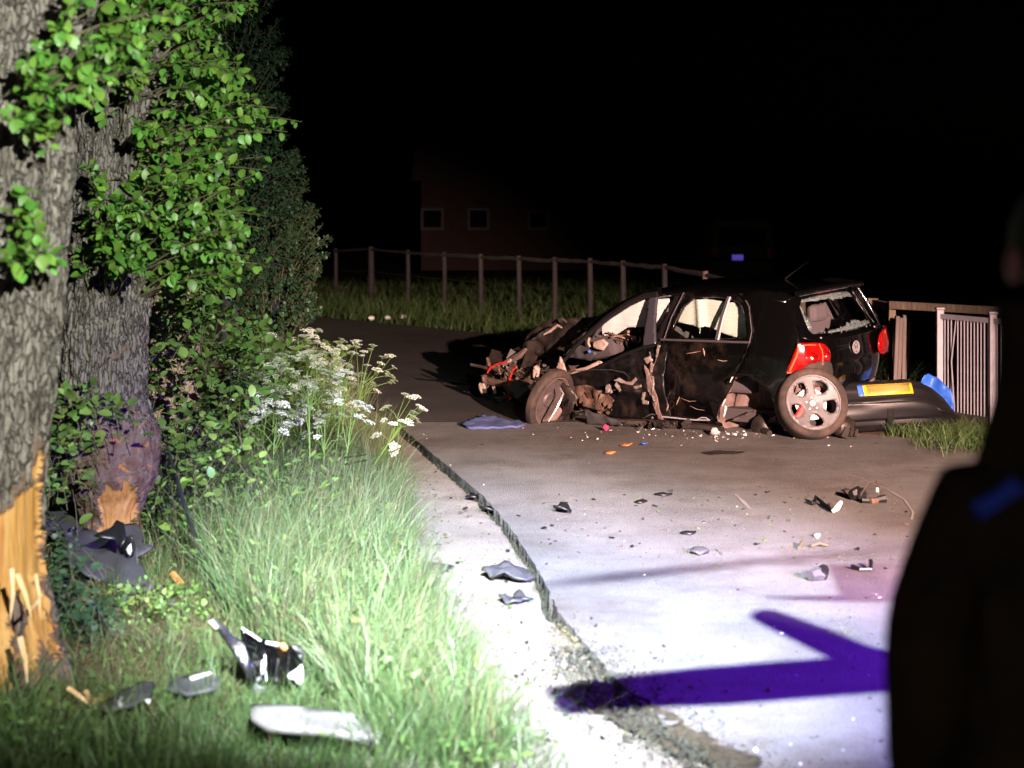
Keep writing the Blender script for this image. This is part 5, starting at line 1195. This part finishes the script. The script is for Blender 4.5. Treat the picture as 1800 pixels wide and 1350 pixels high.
pm = bpy.data.materials.new('glow_plate'); pm.use_nodes = True; b_ = pm.node_tree.nodes['Principled BSDF']; b_.inputs['Base Color'].default_value = (.4, .4, .6, 1); b_.inputs['Emission Color'].default_value = (.22, .14, 1, 1); b_.inputs['Emission Strength'].default_value = .28  # emission imitates blue light thrown back by the plate
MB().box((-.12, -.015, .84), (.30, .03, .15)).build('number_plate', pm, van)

# ------------------------------------------------------------------ person close to the camera, seen from behind
PX, PY = .865, 2.6
pr = empty('person', (PX, PY, 0), 'person in dark jacket with blue shoulder panel, seen close up from behind', 'person')
def skinned(name, chains, m, parent, sub=2):
    """chains: lists of (point, radius) that start at an existing index or a new root"""
    bm = bmesh.new(); ly = bm.verts.layers.skin.verify(); vsx = []
    for ch in chains:
        prev = None
        for c in ch:
            if isinstance(c, int): prev = vsx[c]; continue
            v = bm.verts.new(c[0]); q = c[1]; v[ly].radius = q if hasattr(q, '__len__') else (q, q); vsx.append(v)
            if prev: bm.edges.new((prev, v))
            prev = v
    bm.verts.ensure_lookup_table(); bm.verts[0][ly].use_root = True
    me = bpy.data.meshes.new(name); bm.to_mesh(me); bm.free()
    o = link(name, me, m, parent, True); o.modifiers.new('skin', 'SKIN').use_smooth_shade = True
    s = o.modifiers.new('sub', 'SUBSURF'); s.levels = sub; s.render_levels = sub
    return o
body_ch = [[((0, 0, 1.03), (.15, .11)), ((0, 0, 1.25), (.14, .105)), ((0, .01, 1.48), (.15, .11)), ((0, .02, 1.62), (.075, .07)), ((0, .03, 1.74), (.062, .066)), ((0, .035, 1.86), (.078, .095)), ((0, .03, 1.96), (.075, .09))]]
for sg in (-1, 1):
    body_ch += [[2, ((sg * .19, 0, 1.56), .058), ((sg * .225, 0, 1.24), .044), ((sg * .20, -.12 + .3, 1.08), .034), ((sg * .18, .27, 1.06), (.042, .02))]]
body_ch += [[0, ((-.10, 0, .95), .105), ((-.13, 0, .53), .065), ((-.14, .01, .12), .045), ((-.15, .14, .05), .04)], [0, ((.10, 0, .95), .105), ((.13, 0, .53), .065), ((.14, .01, .12), .045), ((.15, .14, .05), .04)]]
skinned('body', body_ch, M['skin'], pr, 1)
for sg in (-1, 1):
    for k, (dx, ln) in enumerate([(-.03, .065), (-.01, .078), (.012, .072), (.032, .055)]):
        b0 = V((sg * .18 + dx, .30, 1.06)); skinned('finger', [[(b0, .009), (b0 + V((0, ln * .5, -.01)), .0085), (b0 + V((0, ln * .8, -.04)), .0075)]], M['skin'], pr, 1)
    b0 = V((sg * .18 - sg * .045, .25, 1.06)); skinned('thumb', [[(b0, .011), (b0 + V((-sg * .02, .035, 0)), .010), (b0 + V((-sg * .015, .06, -.01)), .008)]], M['skin'], pr, 1)
    MB().ball((sg * .095, .02, 1.922), (.013, .022, .030), 10, 8).build('ear', M['skin'], pr, True)
MB().ball((0, .025, 1.965), (.096, .115, .105), 16, 12).build('hair', M['hair'], pr, True)
MB().lathe([(.155, 1.60), (.140, 1.66), (.122, 1.72), (.118, 1.80), (.122, 1.865), (.112, 1.87), (.10, 1.80)], 24, Matrix.Translation((0, .015, 0))).build('collar', M['jacket'], pr, True)
MB().ball((0, .14, 1.885), (.014, .02, .022), 8, 6).build('nose', M['skin'], pr, True)
jk = skinned('jacket', [[((0, 0, .96), (.20, .15)), ((0, 0, 1.2), (.205, .155)), ((0, 0, 1.44), (.215, .15)), ((0, .01, 1.60), (.135, .11)), ((0, .015, 1.71), (.095, .095)), ((0, .02, 1.78), (.088, .09))], [2, ((-.185, 0, 1.55), .092), ((-.222, 0, 1.40), .082), ((-.228, .0, 1.24), .074), ((-.20, .17, 1.09), .06)], [2, ((.185, 0, 1.55), .092), ((.222, 0, 1.40), .082), ((.228, 0, 1.24), .074), ((.20, .17, 1.09), .06)]], M['jacket'], pr, 2)
skinned('trousers', [[((0, 0, 1.0), (.165, .125)), ((0, 0, .92), (.16, .12))], [1, ((-.11, 0, .82), .11), ((-.13, 0, .5), .082), ((-.14, .01, .12), .07)], [1, ((.11, 0, .82), .11), ((.13, 0, .5), .082), ((.14, .01, .12), .07)]], M['jacket'], pr, 1)
for sg in (-1, 1): MB().ball((sg * .145, .06, .06), (.055, .15, .06), 12, 8).build('boot', M['hair'], pr, True)
pt_ = sheet_px([(1690, 880), (1697, 838), (1745, 800), (1815, 770), (1850, 820), (1800, 848), (1740, 890)], lambda x, y: 2.44, .02, 0, M['jacket_blue'], 'shoulder_panel', .004)
pt_.data.transform(Matrix.Translation((-PX, -PY, 0))); pt_.parent = pr
mo = pt_.modifiers.new('wrap', 'SHRINKWRAP'); mo.target = jk; mo.offset = .006; mo.wrap_method = 'NEAREST_SURFACEPOINT'
pt_.modifiers.move(1, 0)

# ------------------------------------------------------------------ unseen pole, bars and cable, added to cast shadows on the road
LR = V(LRP)
def occ(px, py, f=.2): return LR.lerp(G(px, py), f)  # traces a shadow outline on the road back towards the lamp
shadow_mast = empty('unseen_shadow_mast', (2.6, 1.0, 0), 'tall unseen pole with side arms, added to cast bar shadows on the road', 'shadow_mast'); MO = shadow_mast.location.copy()
MB().tube([V((2.6, 1.0, 0)) - MO, V((2.6, 1.0, 4.9)) - MO], .045, 10).build('shadow_pole', M['galv'], shadow_mast, True)
e0 = occ(1700, 1168)
MB().tube([occ(975, 1226) - MO, occ(1250, 1206) - MO, occ(1560, 1182) - MO, e0 - MO, V((2.6, 1.0, e0.z)) - MO], [.026, .037, .037, .037, .035], 12).build('arm', M['dark_metal'], shadow_mast, True)
MB().tube([occ(1345, 1082) - MO, occ(1430, 1118) - MO, occ(1500, 1150) - MO, occ(1640, 1190) - MO], [.018, .024, .026, .030], 10).build('shadow_bar', M['dark_metal'], shadow_mast, True)
h0 = (occ(1532, 1024) - MO)
MB().box(h0 + V((.012, 0, 0)), (.10, .05, .085)).tube([h0 + V((0, 0, -.045)), occ(1440, 1052) - MO, occ(1340, 1050) - MO], [.014, .007, .002], 6).build('shadow_box', M['dark_metal'], shadow_mast, bevel=.015)  # box added to cast the purple patch of shade
MB().tube([h0 + V((.1, 0, 0)), V((2.6, 1.0, h0.z + MO.z)) - MO], .03, 8).build('arm', M['dark_metal'], shadow_mast, True)
MB().tube([occ(930, 1032, .12), occ(1100, 1012, .12), occ(1300, 990, .12), occ(1640, 962, .12)], [.002, .0045, .0045, .0045], 6).build('shadow_cable', M['cable'], None, True)
gc = bpy.data.objects['shadow_cable']; tag(gc, 'thin unseen cable, added to cast a soft dark band on the road', 'cable')

# ------------------------------------------------------------------ debris
def base_z(x, D): return 0.0 if x > edge_x(D) - .01 else -.022
def piece(name, label, pxs, m, h=.03, th=.012, cat='debris', step=.03, group='wreckage scattered on the road', freq=9, tilt=0):
    g = [G(*q) for q in pxs]; c = sum(g, V()) / len(g)
    def fn(x, y): return V((x, y, base_z(c.x, c.y) + .006 + .55 * h * abs(noise.noise(V((x * freq, y * freq * .6, len(label))))) * 1.6 + tilt * (y - c.y)))
    return tag(panel(name, [(p.x, p.y) for p in g], fn, M[m], None, (), step, th, 0), label, cat, group)
VG = 'wreckage lying in the verge'
piece('bodywork_sheet', 'flat grey plastic panel on the sand at the grass edge', [(722, 998), (735, 987), (775, 986), (797, 994), (772, 1003), (735, 1004)], 'panel_grey', .03, cat='panel')
piece('bodywork_sheet', 'bent dark panel on the sandy shoulder, touching the asphalt seam', [(846, 1007), (862, 996), (895, 991), (925, 998), (940, 1014), (918, 1018), (893, 1016), (862, 1012)], 'grey_plastic', .10, cat='panel')
piece('plastic_strip', 'narrow curved dark strip on the sand below the bent panel', [(876, 1050), (886, 1043), (905, 1049), (922, 1050), (915, 1055), (890, 1056)], 'grey_plastic', .06, cat='strip')
piece('plastic_strip', 'thin grey sliver beside the seam above the bushy moss', [(902, 1043), (912, 1038), (925, 1047), (938, 1050), (920, 1053)], 'panel_grey', .05, cat='strip')
piece('plastic_lump', 'small black lump alone in the middle of the road', [(972, 902), (985, 895), (1000, 898), (1005, 904), (990, 905)], 'black_plastic', .10, cat='fragment')
piece('plastic_lump', 'dark lump lying right on the asphalt seam', [(842, 894), (852, 887), (868, 889), (868, 896)], 'black_plastic', .07, cat='fragment')
piece('plastic_lump', 'small dark shard on the sand just left of the seam', [(818, 873), (828, 868), (842, 872), (836, 877)], 'black_plastic', .06, cat='fragment')
piece('plastic_shard', 'dark shard with pale tips on the lit asphalt', [(1213, 975), (1222, 968), (1236, 970), (1247, 974), (1230, 977)], 'grey_plastic', .05, cat='fragment')
piece('plastic_shard', 'short black sliver on the brown part of the road', [(1115, 884), (1130, 881), (1138, 883), (1125, 886)], 'black_plastic', .02, cat='fragment')
piece('plastic_shard', 'ragged black scrap at the edge of the bright pool', [(1195, 939), (1205, 936), (1224, 937), (1215, 941)], 'black_plastic', .03, cat='fragment')
piece('plastic_shard', 'tiny dark sliver right of the lone black lump', [(1150, 871), (1165, 869), (1182, 871), (1165, 873)], 'black_plastic', .02, cat='fragment')
piece('oil_stain', 'flat dark rubber scrap on the road in front of the torn wheel', [(1232, 797), (1260, 793), (1310, 796), (1290, 800), (1250, 801)], 'engine_dark', .006, .004, cat='scrap')
def clump_thing(name, label, cat, parts, px, py, group='wreckage scattered on the road'):
    c = G(px, py); r = empty(name, c, label, cat, group)
    for nm, pts, rad, m in parts:
        q = [G(a, b) - c + V((0, 0, z)) for a, b, z in pts]; MB().tube(q, rad, 7).build(nm, M[m], r, True)
clump_thing('light_fitting', 'broken black lamp fitting with a wire loop on the road', 'fitting', [('housing', [(1496, 880, .04), (1508, 879, .05), (1516, 881, .04)], [.035, .05, .04], 'black_plastic'), ('bracket', [(1515, 885, .02), (1535, 885, .02), (1556, 884, .03)], [.02, .018, .03], 'black_plastic'), ('wire', [(1512, 882, .04), (1525, 880, .12), (1540, 880, .14), (1552, 884, .05)], .006, 'rubber'), ('socket', [(1530, 886, .02), (1542, 885, .02)], .022, 'bark_red'), ('tip', [(1540, 876, .06), (1544, 876, .06)], .016, 'chip_white')], 1520, 882)
clump_thing('wiper_piece', 'small curled black strip with a white clip on the road', 'fitting', [('strip', [(1431, 890, .02), (1434, 884, .04), (1444, 888, .02), (1456, 896, .015), (1466, 901, .02)], .014, 'black_plastic'), ('clip', [(1465, 903, .02), (1472, 900, .03), (1478, 896, .05)], [.012, .022, .014], 'chip_white'), ('strip', [(1458, 897, .04), (1464, 902, .02)], .012, 'steel')], 1455, 895)
clump_thing('cable_scrap', 'short stub of ribbed grey hose on the bright asphalt', 'fitting', [('hose', [(1424, 1022, .03), (1433, 1020, .035), (1446, 1019, .03)], [.03, .036, .036], 'grey_plastic'), ('hose_end', [(1446, 1021, .03), (1448, 1016, .05)], .03, 'black_plastic')], 1435, 1021)
clump_thing('strip_scrap', 'thin black bent strip lying in the purple shadow', 'fitting', [('strip', [(1498, 1001, .02), (1512, 1004, .01), (1530, 1004, .01), (1531, 998, .04)], .012, 'black_plastic')], 1512, 1003)
clump_thing('twig', 'thin brown twig lying across the brown asphalt', 'twig', [('stem', [(1405, 966, .01), (1412, 960, .03)], .012, 'twig'), ('stem', [(1425, 963, .01), (1440, 961, .02), (1456, 962, .01)], .010, 'twig')], 1430, 963)
piece('packaging_scrap', 'small red and white scrap near the middle of the road', [(1430, 944), (1436, 940), (1442, 944), (1436, 947)], 'chip_white', .04, cat='scrap')
piece('wood_chip', 'long orange wood chip in front of the crushed door', [(1090, 784), (1100, 781), (1113, 782), (1104, 785)], 'orange', .02, cat='chip')
piece('wood_chip', 'orange wood chip nearer the seam than the long one', [(1063, 798), (1072, 795), (1084, 796), (1074, 799)], 'orange', .02, cat='chip')
tag(MB().ball(G(1064, 757) + V((0, 0, .03)), (.03, .03, .03), 8, 6, .2).build('cap', M['pink'], None, True), 'bright pink cap lying under the crushed door', 'cap', 'wreckage scattered on the road')
piece('plastic_bit', 'bright blue and green bit beside the yellow crumb', [(1126, 783), (1132, 780), (1139, 782), (1133, 784)], 'blue_plastic', .03, cat='fragment', step=.02)
piece('foam_lump', 'largest white foam lump in front of the rear wheel arch', [(1248, 766), (1256, 759), (1266, 764), (1258, 768)], 'chip_white', .10, cat='lump', step=.02)
c_ = [(812, 750), (822, 744), (838, 741), (848, 735), (862, 737), (875, 742), (895, 742), (912, 745), (924, 750), (905, 754), (880, 754), (850, 755), (825, 755)]
piece('cloth', 'crumpled blue cloth lying in front of the wreck', c_, 'blue_cloth', .07, .02, 'cloth', .04, None, 5)
piece('plate_scrap', 'flat dark strip on the ground by the bumper end', [(1618, 783), (1640, 778), (1672, 781), (1680, 787), (1650, 789)], 'grey_plastic', .04, cat='strip')
# in the verge
lone_sheet('plastic_sheet', 'violet-lit dark plastic sheet lying at the foot of the near trunk', 'sheet', [(72, 898), (100, 886), (160, 880), (170, 890), (167, 915), (150, 935), (100, 945), (80, 940)], lambda x, y: 10.6 - (y - 880) * .008, .04, .05, M['grey_plastic'], group=VG)
lone_sheet('underbody_cover', 'large torn dark underbody cover below the yellow broken foot of the tree', 'cover', [(108, 940), (150, 930), (180, 938), (200, 925), (240, 920), (252, 940), (250, 955), (272, 962), (240, 980), (258, 1010), (270, 1035), (230, 1045), (200, 1030), (150, 1010), (115, 985)], lambda x, y: 9.85 - (y - 920) * .0075, .035, .07, M['grey_plastic'], group=VG, th=.012)
lone_sheet('cover_flap', 'black torn flap curling up from the underbody cover', 'flap', [(165, 942), (178, 935), (195, 928), (205, 915), (218, 920), (222, 945), (214, 962), (200, 948), (180, 946)], lambda x, y: 9.45 - (y - 920) * .004, .03, .06, M['black_plastic'], group=VG)
lone_sheet('cover_flap', 'black flap with white foam edge hanging below the first flap', 'flap', [(218, 945), (232, 940), (238, 965), (230, 985), (222, 978), (212, 972)], lambda x, y: 9.4, .03, .05, M['black_plastic'], group=VG)
lone_sheet('foam_edge', 'ragged white foam strip stuck to the black flap', 'foam', [(222, 965), (230, 955), (232, 968), (229, 977), (224, 972)], lambda x, y: 9.3, .02, .02, M['white'], group=VG)
lone_sheet('plastic_strip', 'dark plastic strip in the grass right of the underbody cover', 'strip', [(272, 1030), (290, 1030), (312, 1062), (305, 1072), (288, 1052)], lambda x, y: 9.0 - (y - 1030) * .008, .03, .03, M['grey_plastic'], group=VG)
tag(MB().tube([P(304, 1009, 9.25), P(317, 1026, 9.15)], [.018, .022], 6).build('wood_chip', M['orange'], None, True), 'orange splinter of wood in the leaves by the cable', 'chip', VG)
cab = [(294, 785, 10.7), (300, 805, 10.65), (312, 845, 10.4), (325, 890, 10.1), (342, 940, 9.75), (358, 985, 9.4), (372, 1025, 9.1), (388, 1058, 8.85)]
tag(MB().tube([P(*q) for q in cab], [.009, .011, .013, .015, .016, .016, .015, .014], 8).build('cable', M['cable'], None, True), 'long black cable hanging from the trunk into the grass', 'cable', None)
tag(MB().tube([P(422, 1066, 8.75), P(432, 1048, 8.8), P(448, 1036, 8.85), P(470, 1030, 8.9)], [.011, .011, .010, .008], 7).build('twig', M['splinter'], None, True), 'pale curved stick in the grass right of the cable end', 'twig')
dz = 7.25
bs_ = empty('bodywork_piece', P(480, 1212, dz), 'broken glossy black bodywork piece with white torn edges standing in the grass', 'bodywork', VG); bo = bs_.location.copy()
def vg(o): o.data.transform(Matrix.Translation(-bo)); o.parent = bs_; return o
vg(sheet_px([(424, 1102), (440, 1112), (458, 1124), (480, 1128), (505, 1134), (531, 1150), (533, 1168), (528, 1195), (505, 1200), (470, 1205), (455, 1222), (444, 1200), (434, 1165), (426, 1130)], lambda x, y: dz + .12 - .0016 * abs(x - 470) - (y - 1150) * .0012, .02, .02, M['paint'], 'shell', .02))
vg(sheet_px([(366, 1088), (374, 1086), (386, 1094), (408, 1116), (430, 1132), (440, 1162), (446, 1200), (440, 1205), (424, 1170), (402, 1135), (384, 1108)], lambda x, y: dz - .03, .02, .03, M['black_plastic'], 'arm', .03))
vg(sheet_px([(366, 1092), (373, 1090), (384, 1102), (380, 1106)], lambda x, y: dz - .06, .02, .01, M['white'], 'torn_edge', .015))
vg(sheet_px([(506, 1186), (522, 1176), (531, 1168), (534, 1185), (529, 1206), (524, 1203), (518, 1194), (508, 1193)], lambda x, y: dz - .07, .02, .01, M['white'], 'torn_edge', .015))
vg(sheet_px([(460, 1162), (465, 1158), (468, 1166), (465, 1182), (459, 1188)], lambda x, y: dz + .045, .02, .0, M['white'], 'white_tab', .012))
vg(MB().tube([P(425, 1104, dz + .06), P(442, 1115, dz + .08), P(458, 1126, dz + .1)], .005, 6).build('torn_edge', M['white'], None, True))
vg(MB().tube([P(468, 1129, dz + .08), P(490, 1134, dz + .07), P(508, 1146, dz + .04), P(522, 1153, dz + .02)], [.006, .009, .008, .005], 6).build('torn_edge', M['white'], None, True))
vg(sheet_px([(490, 1131), (500, 1130), (508, 1140), (500, 1145), (494, 1140)], lambda x, y: dz + .04, .02, .0, M['orange'], 'lens_piece', .012))
vg(sheet_px([(505, 1134), (520, 1135), (534, 1145), (532, 1160), (522, 1152), (510, 1146)], lambda x, y: dz + .09, .02, .02, M['grey_plastic'], 'rim', .015))
vg(sheet_px([(440, 1196), (458, 1206), (470, 1205), (462, 1225), (450, 1228)], lambda x, y: dz - .02, .02, .01, M['grey_plastic'], 'foot', .02))
bd = [G(x, y, .02) for x, y in [(440, 1266), (468, 1266), (545, 1273), (622, 1279), (672, 1303), (662, 1316), (640, 1311), (560, 1302), (470, 1296), (442, 1286)]]
tag(panel('board', [(p.x, p.y) for p in bd], lambda x, y: V((x, y, .07 + .01 * noise.noise(V((x * 5, y * 5, 0))) + .10 * (y - 6.5))), M['white_board'], None, (), .05, .03, 1), 'pale flat board with pointed end lying in the front grass', 'board', VG)
gp = empty('bumper_fragment', G(215, 1215), 'flat grey panel with white painted glints in the grass by the near trunk', 'panel', VG); go = gp.location.copy()
def gg(o): o.data.transform(Matrix.Translation(-go)); o.parent = gp; return o
gg(sheet_px([(170, 1246), (185, 1236), (215, 1215), (245, 1200), (275, 1203), (262, 1225), (235, 1240), (200, 1248)], lambda x, y: 5860 / (y - HY), .03, .02, M['panel_grey'], 'shell', .015))
gg(sheet_px([(206, 1228), (222, 1226), (216, 1234), (222, 1240), (210, 1244)], lambda x, y: 5830 / (y - HY), .02, .004, M['white'], 'painted_glint', .01)); gg(sheet_px([(250, 1230), (266, 1228), (262, 1236)], lambda x, y: 5830 / (y - HY), .02, .004, M['white'], 'painted_glint', .01))  # white sheets painted in where the panel glints
lone_sheet('panel_piece', 'grey plate with a pale strip in the grass behind the tall blades', 'panel', [(292, 1212), (305, 1195), (335, 1188), (372, 1180), (388, 1196), (380, 1212), (330, 1222)], lambda x, y: 5860 / (y - HY), .03, .02, M['panel_grey'], group=VG, th=.015)
lone_sheet('trim_strip', 'pale shiny strip along the top of the grey plate', 'strip', [(332, 1190), (368, 1179), (374, 1184), (336, 1195)], lambda x, y: 5830 / (y - HY), .03, .004, M['white'], group=VG)
lone_sheet('plastic_scrap', 'small black scrap with white edge in the trodden grass', 'scrap', [(236, 1122), (242, 1118), (247, 1124), (245, 1136), (237, 1134)], lambda x, y: 8.0, .02, .01, M['white'], group=VG)
tag(MB().tube([P(150, 1215, 7.0), P(172, 1250, 6.95)], [.012, .006], 5).build('splinter', M['splinter'], None, True), 'pale wood splinter pointing away from the near trunk root', 'splinter', VG)
tag(MB().tube([P(160, 1230, 7.0), P(184, 1229, 6.98)], [.008, .006], 5).build('splinter', M['orange'], None, True), 'orange splinter beside the grey panel in the grass', 'splinter', VG)

# loose crumbs: nobody could count them
def crumbs(name, n, region, size, m, gauss=None):
    mbc = MB(); k = 0
    while k < n:
        if gauss: px, py = random.gauss(gauss[0], gauss[2]), random.gauss(gauss[1], gauss[3])
        else: px, py = pick(region)
        if py < 720: continue
        g = G(px, py); 
        if not gauss and g.x < edge_x(g.y) + .03 and region is ROADPX: continue
        q = random.uniform(*size) * random.choice((.6, 1, 1, 1.6)); mbc.box(V((g.x, g.y, base_z(g.x, g.y) + q * .3)), (q * random.uniform(.8, 2.2), q, q * random.uniform(.3, .7)), Euler((random.uniform(-.4, .4), random.uniform(-.4, .4), random.uniform(0, 3)))); k += 1
    return tag(mbc.build(name, M[m], None), kind='stuff')
ROADPX = [(730, 762), (1640, 775), (1640, 900), (1600, 1050), (1560, 1350), (1250, 1350), (1100, 1200), (940, 1000)]
SHPX = [(690, 790), (735, 790), (930, 1000), (1010, 1120), (1120, 1300), (940, 1300), (800, 1100), (715, 940)]
BANDPX = [(860, 870), (1590, 850), (1600, 985), (960, 985)]
crumbs('glass_crumbs', 55, None, (.004, .010), 'chip_white', (1190, 762, 110, 8)); crumbs('glass_crumbs', 30, None, (.005, .014), 'chip_white', (1285, 764, 40, 4))
crumbs('debris', 45, ROADPX, (.003, .007), 'chip_white'); crumbs('debris', 110, ROADPX, (.003, .009), 'engine_dark'); crumbs('debris', 50, ROADPX, (.004, .010), 'bark_red')
crumbs('debris', 130, BANDPX, (.004, .012), 'black_plastic'); crumbs('debris', 40, BANDPX, (.004, .010), 'bark_red'); crumbs('debris', 40, BANDPX, (.004, .011), 'leaf')
crumbs('debris', 160, SHPX, (.003, .011), 'black_plastic'); crumbs('debris', 160, SHPX, (.004, .012), 'twig'); crumbs('debris', 90, SHPX, (.004, .010), 'leaf')
rt = []
for (px, py, sx, sy, n) in [(1205, 1162, 40, 6, 90), (1480, 1100, 14, 10, 60), (1500, 1115, 20, 4, 40), (1040, 1200, 60, 12, 200), (1310, 920, 8, 3, 30), (1520, 980, 50, 3, 90), (960, 1290, 40, 14, 60), (1260, 995, 8, 3, 30), (860, 1000, 60, 40, 160), (880, 1100, 60, 40, 120)]:
    for _ in range(n): g = G(random.gauss(px, sx), random.gauss(py, sy)); rt.append((g.x, g.y, base_z(g.x, g.y)))
blades('grass_clippings', rt, (.004, .02), (.004, .009), (1.5, 5), M['grass_pale'], nseg=2)
for px, py, sl in [(653, 563, 'first white stone by the road bend, nearest the dark bush'), (681, 562, 'middle white stone of three at the far road edge'), (709, 560, 'last white stone of three, nearest the fence middle')]:
    tag(MB().ball(G(px, py) + V((0, 0, .04)), (.06, .05, .045), 8, 6, .15).build('stone', M['chip_white'], None, True), sl, 'stone', 'white stones by the far road edge')
